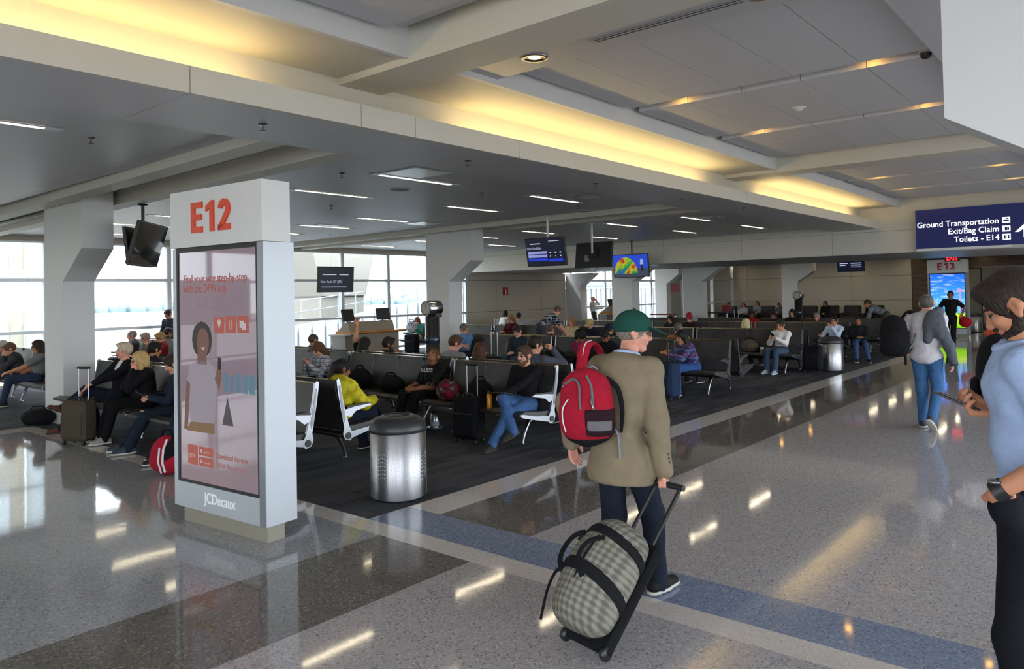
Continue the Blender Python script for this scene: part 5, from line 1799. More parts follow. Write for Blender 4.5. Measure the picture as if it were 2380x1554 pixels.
# ================================================================== TRAVELLERS
def lk(skin_, hair, top, legs, shoe='232327', **k):
    return dict(skin=skin_, hair=hair, top=top, legs=legs, shoe=shoe, **k)
FAIR, PINK, TAN, BRN, DRK = 'c99a80', 'cf9a86', 'b5835f', '8a5c40', '5b3a28'
PLAID_W = plaid('check_white_navy', 'b9bac2', '2c3350', '7c86a0', 16)
PLAID_D = plaid('check_dark', '23262e', 'c4c8cc', '8f9aa6', 14, 0.22)
STRIPE = plaid('check_violet', '3c3a66', '7a4a68', '4a78a0', 13, 0.35)
YELLOW = blotch('yellow_rainwear', 'a89a18', 'c4b81e', 'd4c83a', 14, 0.6)
NX, PX = 180, 0
def seated(label, x, y, face, hz, look, **k):
    return person(label, (x, y), face, look, True, k.pop('s', 0.93), hz=hz, **k)
# ---- first double row, side facing left
seated('man in dark suit with white hair, legs crossed, beside the left column', 4.42, 10.92, 150, 1.09, lk(PINK, ('short', 'c9b8a0'), '15161a', '1b2030', '5a3826', under='d8d8d6', open=True, sole='3a2a20'), lod=1, lean=-0.25, twist=0.6, hy=0.14, hp=0.0,
       hands=((0.34, 0.12, 0.64), (0.36, -0.06, 0.60)), feet=((0.66, -0.02, 0.09), (0.68, -0.22, 0.34, 0.2, -0.4)))
seated('woman with short blond hair and glasses holding her hands to her face', 4.42, 10.02, 170, 1.0, lk(PINK, ('bob', 'c8a870'), '17151a', '121216', '8f8a84', female=True, glasses=''), lod=1, lean=0.08, hp=0.1, hands=('face', 'face'), hpose=('relax', 'relax'), hy=-0.2)
seated('young man in ripped dark jeans looking at his phone', 4.42, 9.05, 160, 1.0, lk(FAIR, ('short', '33261c'), '1e2638', '1c2430', '3a4450'), lod=1, lean=0.12, hp=0.4, hands=((0.34, 0.05, 0.62), (0.34, -0.05, 0.62)), hpose=('hold', 'hold'), feet=((0.58, 0.16, 0.085), (0.62, -0.02, 0.085)))
seated('person in dark jeans half hidden behind the tall sign', 4.42, 8.2, 165, 1.05, lk(TAN, ('short', '1e1814'), '20242c', '212a38', '2a2a2e'), lod=1, feet=((0.62, 0.12, 0.085), (0.55, -0.1, 0.085)))
# ---- first double row, side facing the window rows
seated('person in a bright yellow patterned rain jacket seen from behind', 5.13, 6.86, 8, 0.97, lk(BRN, ('pony', '120f0e'), YELLOW, '1a2130', '17171a', thick=0.035), lod=1, lean=0.05, hy=-0.35, hp=0.2, hands=('knee', 'knee'), girth=1.05)
seated('dark haired traveller seen from behind near the left column', 5.2, 11.4, PX, 1.04, lk(TAN, ('short', '1b1512'), '2a2c33', '22262e'))
# ---- benches beyond the left column
seated('white haired woman with a phone at the far left edge', 4.75, 16.9, 175, 0.9, lk(PINK, ('short', 'b8b0a8'), '4a4640', '39424e', female=True), hp=0.45, hands=('phone', 'phone'), hpose=('hold', 'hold'))
seated('brown haired boy bent over a white cup at far left', 4.75, 16.0, 165, 0.88, lk(FAIR, ('short', '6a4a30'), '3c3d40', '2e3a4e'), hp=0.45, lean=0.25, hands=('chest', 'lap'))
seated('long haired woman in sunglasses and grey top beside the column', 4.75, 15.05, 165, 1.0, lk(TAN, ('long', '2c1d14'), '6f7072', '2c3850', female=True, glasses='1a1a1c', sleeve='short'), hp=0.05, hands=('knee', 'lap'))
seated('bald man in grey jacket by the left windows', 7.45, 17.6, 160, 1.0, lk(PINK, ('ring', '8a8078'), '5c565c', '2a2e38'), hp=0.1)
seated('grey haired woman in a scarf by the left windows', 7.45, 16.9, 175, 0.96, lk(PINK, ('short', 'a89c88'), '4e5448', '2a2a30', female=True), hp=0.3)
seated('woman in a red vest reading by the left windows', 7.45, 16.2, 175, 0.98, lk(PINK, ('short', 'a08050'), '9a2a30', '3a4030', female=True), hp=0.4, hands=('chest', 'chest'))
seated('dark haired person behind the woman in the red vest', 8.28, 17.5, PX, 1.02, lk(TAN, ('short', '1d1715'), '3a3438', '22242a'))
person('woman in a dark coat standing by the left window bench', (8.75, 18.3), 200, lk(TAN, ('bun', '1e1512'), '2a2732', '1e1e24', female=True), False, 0.9, lean=0.25, hp=0.4, hands=((0.3, 0.12, 0.85), (0.3, -0.1, 0.9)))
# ---- second double row, side facing the camera
seated('woman with wavy brown hair in a checked shirt looking down', 7.24, 10.1, 185, 0.95, lk(FAIR, ('long', '5a3a26'), PLAID_W, '23262e', '2a2a2e', female=True), lod=1, lean=0.12, hp=0.55, hands=('phone', 'phone'), hpose=('relax', 'relax'))
g1 = seated('girl in a black lettered shirt asleep with her head tipped back', 7.12, 7.5, 183, 0.93, lk(BRN, ('pony', '5a3c20'), '17171a', '131316', '202024', female=True, sleeve='short'), lod=1, lean=-0.3, hp=-0.75, hy=0.25, hands=((0.3, 0.05, 0.55), (0.28, -0.1, 0.56)))
seated('bearded man in a black pullover and blue jeans with a tablet', 6.98, 5.72, 182, 1.03, lk(FAIR, ('short', '4a3424'), '17171b', '3f5f8c', '2c2a2a', beard='5a3c26', sole='3a3430'), lod=1, lean=-0.1, hy=-0.15, hp=0.1,
       hands=((0.40, -0.02, 0.60), (0.26, -0.08, 0.56)), hpose=('hold', 'hold'), feet=((0.62, 0.0, 0.085), (0.46, 0.17, 0.24, -0.2, 0.35)))
# ---- second double row, side facing away
seated('grey haired man in an olive shirt seen from behind', 8.08, 11.5, PX, 1.0, lk(TAN, ('buzz', '4a4038'), '5a6048', '2a2e34'))
seated('dark haired woman stretching one bare arm high above the bench', 8.0, 9.95, PX, 0.98, lk(TAN, ('long', '15100e'), '1c1a1e', '22242c', female=True, sleeve='short'), hands=((-0.05, 0.17, 1.42), 'lap'), lod=1)
seated('black haired bearded man turning his head behind the bench', 8.0, 9.35, PX, 1.0, lk(BRN, ('short', '0f0d0c'), '20242a', '22262e', beard='12100e'), hy=-0.6, hands=('lap', 'chest'), lod=1)
seated('brown haired man in a grey sweater seen from behind', 7.85, 7.8, PX, 1.06, lk(PINK, ('short', '4a3020'), '84888c', '2a2e36'), hy=-0.5, hp=0.35, lean=0.1, lod=1)
seated('woman with long auburn hair seen from behind', 7.85, 7.2, PX, 0.98, lk(PINK, ('long', '4c2c1a'), '4c4a4c', '22262e', female=True), lod=1)
seated('dark haired man pressing a phone to his ear', 7.72, 6.1, PX, 1.1, lk(FAIR, ('short', '1d1612'), '4a4e5a', '2a3038'), hy=-0.5, hands=('lap', (0.16, -0.14, 1.04)), hpose=('relax', 'hold'), lod=1)
# ---- third double row
seated('grey haired man in a light blue shirt looking down', 11.95, 11.5, 190, 1.02, lk(PINK, ('short', '6a6058'), '5c84b4', '2a3040', glasses='', sleeve='short'), hp=0.45, hands=('phone', 'lap'), lod=1, h=0.018)
seated('dark haired man in a dark green sweater with earphone cords', 11.95, 9.9, 185, 1.0, lk(PINK, ('short', '2a1e18'), '24323a', '3a4454'), hp=0.45, lean=0.08, lod=1, h=0.018)
seated('person in a pink sweater hiding the face in both hands', 11.95, 8.3, 185, 0.93, lk(BRN, ('curly', '120d0c'), '8a2c50', '17181c', female=True), hp=0.6, lean=0.25, hands=('face', 'face'), lod=1, h=0.018)
seated('dark figure slumped beside the person in pink', 11.95, 7.72, 175, 0.9, lk(BRN, ('short', '171210'), '17191e', '17191e'), hp=0.6, lean=0.2)
seated('long haired woman in a violet checked top leaning to her suitcase', 11.88, 5.98, 150, 0.98, lk(TAN, ('long', '110e0d'), STRIPE, '34548c', '17171a', female=True), lod=1, h=0.017, lean=0.45, hp=0.25, hy=0.1, hands=((0.55, 0.12, 0.72), (0.5, 0.0, 0.74)), feet=((0.4, 0.14, 0.085), (0.48, -0.06, 0.085)))
seated('buzz cut man seen from behind in the third row', 12.78, 9.7, PX, 0.99, lk(PINK, ('buzz', '5c4a3c'), '2a2c30', '22262c'))
seated('grey haired man in an orange shirt seen from behind', 12.78, 6.7, PX, 1.06, lk(PINK, ('buzz', '5a5048'), 'b8743c', '2a2e36', sleeve='short'))
seated('traveller wearing a navy baseball cap in the third row', 12.78, 8.2, PX, 1.02, lk(TAN, ('buzz', '2a2420'), '22262e', '22262e', cap='20283c'), lean=-0.2)
# ---- fourth double row
seated('woman with honey hair and dark scarf in the fourth row', 15.8, 13.4, NX, 1.08, lk(PINK, ('long', '8a6034'), '4a1a24', '22242a', female=True), hp=0.3, hands=('phone', 'phone'))
person('man in a dark checked shirt bending over the seats', (14.95, 11.7), -30, lk(PINK, ('buzz', '5a4634'), PLAID_D, '3a3c44', sleeve='short'), False, 0.95, lean=0.95, hp=0.5, hands=((0.75, 0.2, 0.75), (0.7, -0.2, 0.62)), lod=1, h=0.018)
seated('blond woman in a cream top facing the camera', 15.8, 11.36, NX, 1.02, lk(PINK, ('bob', '9a6c3c'), 'c4b894', '2a2c34', female=True), lod=1, h=0.019, hp=0.05, hands=('chest', 'lap'))
seated('man in a tan cap and dark jacket looking down', 15.8, 10.72, NX, 0.98, lk(FAIR, ('buzz', '4a3828'), '1c2230', '22262e', cap='b0a070'), lod=1, h=0.019, hp=0.4, lean=0.1)
seated('blond boy in a bright blue shirt behind the green cap', 15.8, 9.75, NX, 1.05, lk(PINK, ('short', 'b08848'), '2f62b0', '2a2e38', sleeve='short'), hy=0.6)
seated('woman in a white sweater holding a phone, legs together', 15.85, 5.95, 176, 1.0, lk(TAN, ('bun', '1c1512'), 'd8d4d0', '3c4c62', '8fa6b4', female=True, sole='e0e4e6'), lod=1, h=0.016, hp=0.35, hands=('phone', 'phone'), hpose=('hold', 'hold'), feet=((0.42, 0.06, 0.085), (0.42, -0.12, 0.085)))
seated('person with straight blond hair seen from behind', 16.6, 7.0, PX, 0.98, lk(PINK, ('long', 'c8b48a'), '2a2a2e', '22262c', female=True))
# ---- fifth row and beyond
seated('person with bright red curly hair in the fifth row', 19.3, 9.8, NX, 0.98, lk(PINK, ('tuft', '8a1420'), '2a1c20', '22242a', female=True), hp=0.5)
seated('dark haired woman under the cap brim in the fifth row', 19.3, 10.4, NX, 0.94, lk(TAN, ('long', '1a1412'), '22222a', '22242a', female=True))
seated('smiling girl in a white vest and bright sleeves behind the bin', 19.3, 5.9, NX, 0.95, lk(TAN, ('bun', '17110f'), 'b8c4d8', '22304a', female=True), hands=('chest', 'arm'), lod=1, h=0.02)
seated('man in dark clothes and jeans sprawled at the row end', 19.35, 5.35, 200, 0.95, lk(BRN, ('short', '14110f'), '17181c', '34486a'), lean=-0.3, feet=((0.62, 0.15, 0.085), (0.6, -0.1, 0.085)))
seated('person in a red shirt under the lowered ceiling', 22.0, 9.1, NX, 1.0, lk(DRK, ('buzz', '14100e'), 'a01c20', '22242a', sleeve='short'))
seated('dark haired person beside the red shirt', 22.0, 8.45, NX, 0.98, lk(BRN, ('short', '14100e'), '22242c', '22242a'))
seated('woman with black hair near the distant tower', 22.0, 7.9, NX, 1.05, lk(TAN, ('long', '100d0c'), '1c1c22', '22242a', female=True))
seated('grey haired person near the concourse under low ceiling', 22.0, 7.2, NX, 0.95, lk(PINK, ('short', '8a8480'), '5a3c34', '22242a'))
seated('man with a beanie by the far vestibule', 36.7, 16.4, NX, 1.0, lk(TAN, ('short', '4a4434'), '3a4c64', '22242a'))
seated('red haired woman in grey leaning to her neighbour', 36.7, 15.6, NX, 0.96, lk(PINK, ('bob', '7a2430'), '8a8c92', '22242a', female=True))
seated('woman with long red hair by the far vestibule', 36.7, 14.9, NX, 1.05, lk(PINK, ('long', '5c1c20'), '6a6c70', '22242a', female=True))
seated('man with short hair sitting before the far wall', 36.7, 13.8, NX, 0.95, lk(TAN, ('short', '2a2624'), '4a4c50', '22242a'))
seated('traveller in black before the far wall', 36.7, 13.0, NX, 0.95, lk(PINK, ('short', '1c1614'), '1a1a1e', '22242a'))
seated('woman in black on a tub chair by the far wall', 36.7, 11.6, NX, 1.02, lk(TAN, ('long', '14100e'), '18181c', '22242a', female=True))
seated('bald man in black on a tub chair by the wood wall', 36.7, 9.6, NX, 1.0, lk(PINK, ('buzz', '7a5c48'), '1a1a1e', '22242a'))
person('traveller in a camouflage top bending over luggage', (25.0, 6.1), 100, lk(TAN, ('buzz', '3a3028'), blotch('camouflage', '5c6468', '848c90', '3e4448', 26), '4a4e48'), False, 0.95, lean=1.1, hp=0.3, hands=((0.6, 0.15, 0.6), (0.6, -0.15, 0.6)))
person('man in a white shirt on the telephone at the far counter', (26.6, 17.9), -60, lk(PINK, ('bald', '8a7060'), 'd8d8d8', '5a4a3c'), False, 0.92, hp=0.1, hands=((0.1, 0.12, 1.42), (0.3, -0.1, 1.1)), hpose=('hold', 'relax'))
seated('woman in a teal cardigan beside a patterned bag by the window', 16.2, 17.6, 215, 0.98, lk(PINK, ('bob', '6a4a2c'), '3c8478', 'b0a488', '4a5a78', female=True), hp=0.45, hands=('phone', 'lap'))
seated('black haired person by the taupe wall, seen from behind', 20.05, 16.6, PX, 1.0, lk(TAN, ('short', '100e0d'), '22242a', '22242a'))
seated('person with dark hair and a pale pillow by the taupe wall', 20.05, 17.2, PX, 1.08, lk(TAN, ('bob', '14110f'), 'd0d0d0', '22242a'))

# ---- standing figures on the concourse
cm_ = person('man in a tan blazer and green cap pulling a duffel', (3.73, 2.34), 0, lk(PINK, ('ring', '8a8076'), '857863', '1d2330', '1c1a1a', cap='1f4a40', glasses='', hem=0.19, skirt=0.24, thick=0.03, under='9fb4dc'), False, 0.955,
             lean=0.13, lod=2, h=0.0115, nk=1.28, zp=0.885, armk=1.09, hy=-0.9, hp=0.12, crane=0.06, hands=((-0.06, 0.31, 0.89), (0.0, -0.27, 0.785)), hpose=('relax', 'grip'), feet=((-0.16, 0.1, 0.12, 0, 0.35), (0.22, -0.09, 0.085)),
             poles=(V(-0.8, 0.3, 0), V(-0.8, -0.35, 0)), palm=(V(0, -1, 0), V(-0.3, 0.2, 0.0) + V(0, 1, 0)), group='people standing on the concourse')
jm = person('grey haired man in white shirt and jeans walking away', (10.45, 2.1), -4, lk(PINK, ('ring', '565350'), 'c9c6cc', '3d628e', '3a3c3c', sleeve='short', hem=0.1, thick=0.03), False, 0.955,
            lean=0.07, lod=2, h=0.014, hp=0.05, hy=0.05, hands=((0.05, 0.3, 1.0), (0.02, -0.27, 0.84)), feet=((0.1, 0.09, 0.085), (-0.16, -0.08, 0.16, 0, 0.7)), poles=(V(-1, 0.4, 0), V(-1, -0.3, 0)), girth=1.08, group='people standing on the concourse')
pm_ = person('bearded man in a light blue shirt reading his phone', (3.295, 0.345), 100, lk('b98668', ('short', '2a1f18'), 'a3b9de', '15171c', '1a1a1c', beard='2a1e16', sleeve='short', hem=0.1, thick=0.024), False, 1.04,
             lean=0.0, slouch=0.01, girth=0.9, lod=2, h=0.0115, hp=0.5, hy=-0.18, crane=-0.015, hands=((0.10, 0.235, 1.075), (0.09, -0.08, 1.30)), hpose=('grip', 'hold'), palm=(V(0, -1, 0), V(0.1, 0.35, 0.9)), hdir=(V(-0.25, -0.6, -0.75), V(1, 0.25, 0.1)), pocket=1,
             poles=(V(-1, 0.35, 0.0), V(-0.5, -0.6, -0.6)), feet=((0.02, 0.13, 0.085), (-0.02, -0.13, 0.085)), group='people standing on the concourse')
bm_ = person('man in a black shirt walking towards the camera with a red bag', (24.0, 4.2), 178, lk(BRN, ('buzz', '1a1512'), '17181b', '17181c', sleeve='short', hem=0.1), False, 0.93, lean=0.05, lod=1, h=0.018, roll=0.06,
             hands=((0.05, 0.3, 0.98), (0.0, -0.26, 0.95)), feet=((0.2, 0.1, 0.085), (-0.2, -0.1, 0.14, 0, 0.5)), group='people standing on the concourse')
# ================================================================== LUGGAGE AND CARRIED THINGS
def sdf_part(name, prims, h, mat, parent, k=0.03, cuts=(), subs=(), wob=0.0):
    v, q = grow(prims, h, k, cuts, subs, wob)
    return put(name, to_mesh(name, [(v, q, 0)], [mat]), parent)
RED = cloth('a01c30', 0.14)
BLK = cloth('17181b', 0.2)
GRY = cloth('6c6a6c', 0.1)
WEB = cloth('8c8c90', 0.1)
MESHP = cloth('2c1a20', 0.1)
# ---- red backpack on the blazer man's back (outward is local -x)
bp = thing('red_backpack', 'red backpack with grey zips slung on the blazer man', 'backpack', (3.585, 2.43, 0.94), R(6))
core = [elp((-0.09, 0, 0.2), (0.10, 0.155, 0.22)), cone((-0.08, 0.07, 0.1), (-0.08, 0.06, 0.3), 0.09, 0.085), cone((-0.08, -0.07, 0.1), (-0.08, -0.06, 0.3), 0.09, 0.085), elp((-0.13, 0.03, 0.15), (0.08, 0.11, 0.14))]
sdf_part('main_bag', core, 0.009, RED, bp, 0.03, [], [], 0.002)
sdf_part('base_panel', [inflate(p, 0.005) for p in core], 0.009, BLK, bp, 0.03, [(V(0, 0, 0.055), V(-0.15, 0, 1))])
sdf_part('side_pocket', [inflate(p, 0.006) for p in core], 0.009, MESHP, bp, 0.03, [(V(0, -0.045, 0), V(0, 1, 0)), (V(0, 0, 0.2), V(0, 0, 1)), (V(0, 0, 0.05), V(0, 0, -1))])
sdf_part('grey_patch', [inflate(p, 0.009) for p in core], 0.008, GRY, bp, 0.03, [(V(0, -0.06, 0), V(0, 1, 0)), (V(0, 0, 0.14), V(0, 0, 1)), (V(0, 0, 0.08), V(0, 0, -1)), (V(-0.1, 0, 0), V(1, 0, 0))])
def surf_x(y, z):
    a = 1 - (y / 0.155) ** 2 - ((z - 0.2) / 0.22) ** 2
    return -0.09 - 0.10 * math.sqrt(max(a, 0.02)) - 0.012
put('zip', (MB().soft([(surf_x(y, z), y, z) for y, z in ((0.09, 0.33), (0.03, 0.36), (-0.01, 0.33), (-0.02, 0.27), (-0.025, 0.2))], 0.008, 6), GRY), bp)
put('zip', (MB().soft([(surf_x(y, z), y, z) for y, z in ((-0.04, 0.38), (-0.075, 0.33), (-0.09, 0.26), (-0.095, 0.2))], 0.008, 6), GRY), bp)
put('piping', (MB().soft([(surf_x(y, z) - 0.03 * (z < 0.25), y, z) for y, z in ((0.055, 0.25), (0.075, 0.2), (0.08, 0.13), (0.07, 0.07))], 0.004, 6), pbr('piping_white', 'd8d8dc', 0.5)), bp)
put('zip_pull', (MB().tube([(-0.18, -0.085, 0.27), (-0.195, -0.09, 0.245), (-0.193, -0.1, 0.215)], 0.005, 6), M_STEEL), bp)
put('zip_pull', (MB().tube([(-0.15, 0.1, 0.335), (-0.165, 0.105, 0.31)], 0.005, 6), M_STEEL), bp)
put('shoulder_strap', (MB().soft([(-0.04, 0.06, 0.38), (0.02, 0.075, 0.46), (0.075, 0.085, 0.525), (0.15, 0.085, 0.54), (0.23, 0.08, 0.5), (0.285, 0.08, 0.4), (0.275, 0.1, 0.26)], [0.03, 0.034, 0.036, 0.036, 0.034, 0.03, 0.02], 10, 0, 0.32), RED), bp)
put('strap_edge', (MB().soft([(-0.03, 0.06, 0.393), (0.022, 0.075, 0.474), (0.075, 0.085, 0.539), (0.15, 0.085, 0.553)], 0.004, 6), pbr('piping_white', 'd8d8dc', 0.5)), bp)
put('haul_loop', (MB().soft([(-0.05, 0.02, 0.395), (-0.01, 0.0, 0.42), (0.0, -0.03, 0.4)], 0.012, 8, 0, 0.4), WEB), bp)
put('loose_strap', (MB().soft([(-0.03, -0.1, 0.36), (-0.01, -0.16, 0.3), (-0.01, -0.185, 0.18), (-0.02, -0.18, 0.06)], [0.03, 0.032, 0.03, 0.018], 10, 0, 0.4), BLK), bp)
put('webbing_tail', (MB().soft([(-0.03, -0.13, 0.09), (-0.03, -0.17, 0.05), (-0.035, -0.18, -0.08)], [0.014, 0.018, 0.016], 8, 0, 0.2), WEB), bp)

# ---- wheeled duffel
wheel, grip_ = Vector((3.07, 2.17, 0.035)), Vector((3.715, 2.035, 0.715))
ax_ = (grip_ - wheel).normalized()
lt_ = Vector((-ax_.y, ax_.x, 0)).normalized()
nr_ = ax_.cross(lt_)
LN = (grip_ - wheel).length
df = thing('wheeled_duffel', 'checked wheeled duffel bag with black straps pulled by the blazer man', 'luggage')
df.matrix_world = Matrix.Translation(wheel) @ Matrix((ax_, lt_, nr_)).transposed().to_4x4()
def duffel_mat():
    t = NT('duffel_check')
    sx = t.n('SeparateXYZ')
    t.l(t.obj(), sx.inputs[0])
    def wave(v, sc):
        return t.math('MULTIPLY_ADD', t.math('SINE', t.math('MULTIPLY', v, sc)), 0.5, 0.5)
    ck_ = t.math('MULTIPLY', t.math('ADD', wave(sx.outputs[0], 200), wave(sx.outputs[1], 200)), 0.5)
    ck_ = t.math('ADD', ck_, t.math('MULTIPLY', t.math('SUBTRACT', t.noise(60, 3), 0.5), 0.5))
    t.l(t.ramp(ck_, [(0.2, '56544a'), (0.5, '69675c'), (0.8, '7f7d72')]), t.p.inputs['Base Color'])
    t.p.inputs['Roughness'].default_value = 0.9
    t.bump(t.noise(9, 3), 0.6, 0.03)
    return t.m
DUF = duffel_mat()
db = [elp((0.31, 0, 0.15), (0.285, 0.18, 0.16)), cone((0.13, 0.075, 0.12), (0.49, 0.075, 0.12), 0.105, 0.1), cone((0.13, -0.075, 0.12), (0.49, -0.075, 0.12), 0.105, 0.1), cone((0.14, 0, 0.18), (0.48, 0, 0.17), 0.12, 0.11)]
low = [(V(0, 0, 0.0), V(0, 0, -1))]
sdf_part('bag', db, 0.01, DUF, df, 0.04, low, [], 0.003)
for a, b in ((0.17, 0.23), (0.39, 0.445)):
    sdf_part('strap_band', [inflate(p, 0.007) for p in db], 0.009, BLK, df, 0.04, low + [(V(a, 0, 0), V(-1, 0, 0.25)), (V(b, 0, 0), V(1, 0, -0.25))])
sdf_part('end_cap', [inflate(p, 0.006) for p in db], 0.009, BLK, df, 0.04, low + [(V(0.075, 0, 0), V(1, 0, 0.5))])
put('tray', (MB().obox((0.3, 0, -0.005), (0.295, 0.165, 0.03), None, 0, 0.02), BLK), df)
put('top_zip', (MB().soft([(0.16, -0.02, 0.288), (0.24, -0.02, 0.305), (0.34, -0.02, 0.312), (0.45, -0.02, 0.29)], 0.008, 6), BLK), df)
for s in (1, -1):
    put('handle_rod', (MB().tube([(0.5, s * 0.085, -0.01), (LN - 0.005, s * 0.085, -0.0)], 0.011, 10), M_BLACK), df)
    w_ = put('wheel', (MB().lathe([(0.0, -0.014), (0.032, -0.014), (0.036, 0.0), (0.032, 0.014), (0.0, 0.014)], 20, (0.015, s * 0.14, 0.0), 0, True, 'y'), M_BLACK), df)
put('grip', (MB().tube([(LN, -0.105, 0), (LN, 0.105, 0)], 0.017, 12), M_BLACK), df)
put('carry_handle', (MB().soft([(0.23, 0.1, 0.275), (0.27, 0.145, 0.285), (0.34, 0.16, 0.285), (0.41, 0.145, 0.28), (0.45, 0.1, 0.272)], 0.016, 8, 0, 0.5), BLK), df)
put('carry_handle', (MB().soft([(0.23, -0.06, 0.3), (0.28, -0.005, 0.32), (0.34, 0.01, 0.325), (0.4, -0.005, 0.318), (0.45, -0.06, 0.292)], 0.014, 8, 0, 0.5), BLK), df)
put('dangling_strap', (MB().soft([(0.25, 0.13, 0.25), (0.22, 0.185, 0.23), (0.13, 0.215, 0.19), (0.0, 0.225, 0.12)], 0.014, 8, 0, 0.4), BLK), df)
put('buckle', (MB().obox((0.45, 0.165, 0.2), (0.03, 0.02, 0.015), None, 0, 0.005), M_BLACK), df)

# ---- blazer man's small parts
r_ = cm_['root']
nb = cm_['N']
put('shirt_collar', (MB().tube([(nb[0] + 0.066 * math.cos(a) + 0.015, nb[1] + 0.066 * math.sin(a), nb[2] + 0.035 - 0.018 * math.cos(a)) for a in [2 * PI * i / 20 for i in range(21)]], 0.017, 8, 0, False, 1.0), cloth('a9bce0')), r_)
sdf_part('blazer_collar', [cone((nb[0] - 0.055 + 0.0, nb[1] + 0.06, nb[2] + 0.0), (nb[0] - 0.055, nb[1] - 0.06, nb[2] + 0.0), 0.032, 0.032), cone((nb[0] - 0.05, nb[1] + 0.06, nb[2]), (nb[0] + 0.06, nb[1] + 0.085, nb[2] - 0.05), 0.03, 0.024), cone((nb[0] - 0.05, nb[1] - 0.06, nb[2]), (nb[0] + 0.06, nb[1] - 0.085, nb[2] - 0.05), 0.03, 0.024)], 0.008, cloth('857863'), r_)
for sd, m, nm in ((-1, cloth('d8d8dc'), 'shirt_cuff'), (1, cloth('141416'), 'wrist_band')):
    W, d, E_ = cm_['wr'][sd]
    put(nm, (MB().tube([tuple(W - d * 0.03), tuple(W + d * 0.015)], 0.036, 14), m), r_)
W, d, E_ = cm_['wr'][-1]
for i in range(3):
    p = W - d * (0.05 + 0.022 * i)
    put('sleeve_button', (MB().lathe([(0.0, -0.004), (0.008, -0.003), (0.008, 0.003), (0.0, 0.004)], 10, (p[0] - 0.012, p[1] - 0.052, p[2]), 0, False, 'y'), pbr('button_brown', '2c221a', 0.4)), r_)
put('back_seam', (MB().tube([(nb[0] - 0.1, nb[1], nb[2] - 0.06), (nb[0] - 0.155, nb[1], nb[2] - 0.22)], 0.0015, 5), cloth('6a604e')), r_)

# ---- phone man's things
def phone(label, loc, rot, col='16171a', lit=None):
    t = thing('mobile_phone', label, 'phone', loc)
    t.rotation_euler = rot
    put('case', (MB().obox((0, 0, 0), (0.075, 0.038, 0.0045), None, 0, 0.003), pbr('phone_case_' + col, col, 0.3)), t)
    put('display', (MB().box(-0.068, -0.034, 0.0046, 0.068, 0.034, 0.005), lit or pbr('phone_glass', '3a3234', 0.06)), t)
    return t
W, d, E_ = pm_['wr'][-1]
loc = w_at(pm_, W + V(0.125, 0.03, 0.035))
phone('black phone in the hand of the bearded man', loc, (R(8), R(-26), R(112)))
W, d, E_ = pm_['wr'][1]
wt = put('wristwatch', (MB().tube([tuple(W - d * 0.022), tuple(W + d * 0.018)], 0.037, 16), M_BLACK), pm_['root'])
put('watch_face', (MB().lathe([(0.0, 0.0), (0.022, 0.0), (0.022, 0.01), (0.0, 0.012)], 18, tuple(W + V(0.012, 0.012, 0.026))), M_STEEL), wt)
put('rolled_cuff', (MB().tube([tuple(E_ - V(0, 0, -0.06)), tuple(E_ + d * 0.0 + V(0, 0, 0.005))], 0.066, 14), cloth('a3b9de')), pm_['root'])
nb = pm_['N']
put('shirt_collar', (MB().tube([(nb[0] + 0.07 * math.cos(a) + 0.01, nb[1] + 0.07 * math.sin(a), nb[2] + 0.02 - 0.02 * math.cos(a)) for a in [2 * PI * i / 20 for i in range(21)]], 0.022, 8, 0, False), cloth('a3b9de')), pm_['root'])
bk = thing('black_shoulder_bag', 'black backpack carried in front beyond the bearded man', 'backpack', (3.60, 0.46, 1.29), R(100))
sdf_part('bag', [elp((0, 0, 0.13), (0.085, 0.1, 0.16)), cone((0.0, 0.03, 0.04), (0.0, 0.03, 0.22), 0.07, 0.06), cone((0.0, -0.03, 0.04), (0.0, -0.03, 0.22), 0.07, 0.06)], 0.012, BLK, bk)
put('strap', (MB().tube([(-0.02, 0.02, 0.26), (-0.03, 0.1, 0.27), (-0.06, 0.16, 0.22)], 0.02, 8, 0, True, 0.3), BLK), bk)
put('front_pocket', (MB().obox((0.085, 0, 0.06), (0.02, 0.06, 0.05), None, 0, 0.015), BLK), bk)

# ---- jeans man's backpack and hoodie
jb_ = thing('black_backpack', 'bulky black backpack hanging from the jeans man shoulder', 'backpack', (10.26, 2.40, 0.93), R(-4))
sdf_part('main_bag', [elp((-0.08, 0, 0.24), (0.11, 0.16, 0.26)), cone((-0.07, 0.07, 0.08), (-0.07, 0.06, 0.38), 0.1, 0.085), cone((-0.07, -0.07, 0.08), (-0.07, -0.06, 0.38), 0.1, 0.085)], 0.014, BLK, jb_)
sdf_part('front_pocket', [elp((-0.18, 0, 0.17), (0.06, 0.13, 0.15))], 0.014, BLK, jb_)
put('shoulder_strap', (MB().soft([(0.02, -0.05, 0.42), (0.1, -0.1, 0.52), (0.19, -0.12, 0.53), (0.26, -0.1, 0.42)], 0.03, 8, 0, 0.35), BLK), jb_)
put('lower_strap', (MB().soft([(0.0, -0.14, 0.05), (0.06, -0.2, 0.2), (0.12, -0.2, 0.36)], 0.016, 8, 0, 0.4), WEB), jb_)
put('strap_tail', (MB().tube([(-0.05, -0.12, 0.02), (-0.05, -0.12, -0.12)], 0.014, 8, 0, True, 0.3), BLK), jb_)
hd = thing('grey_hoodie', 'grey hooded jacket slung over the jeans man shoulder', 'jacket', (10.45, 2.1, 0), R(-4))
HOOD = cloth('565b64', 0.15)
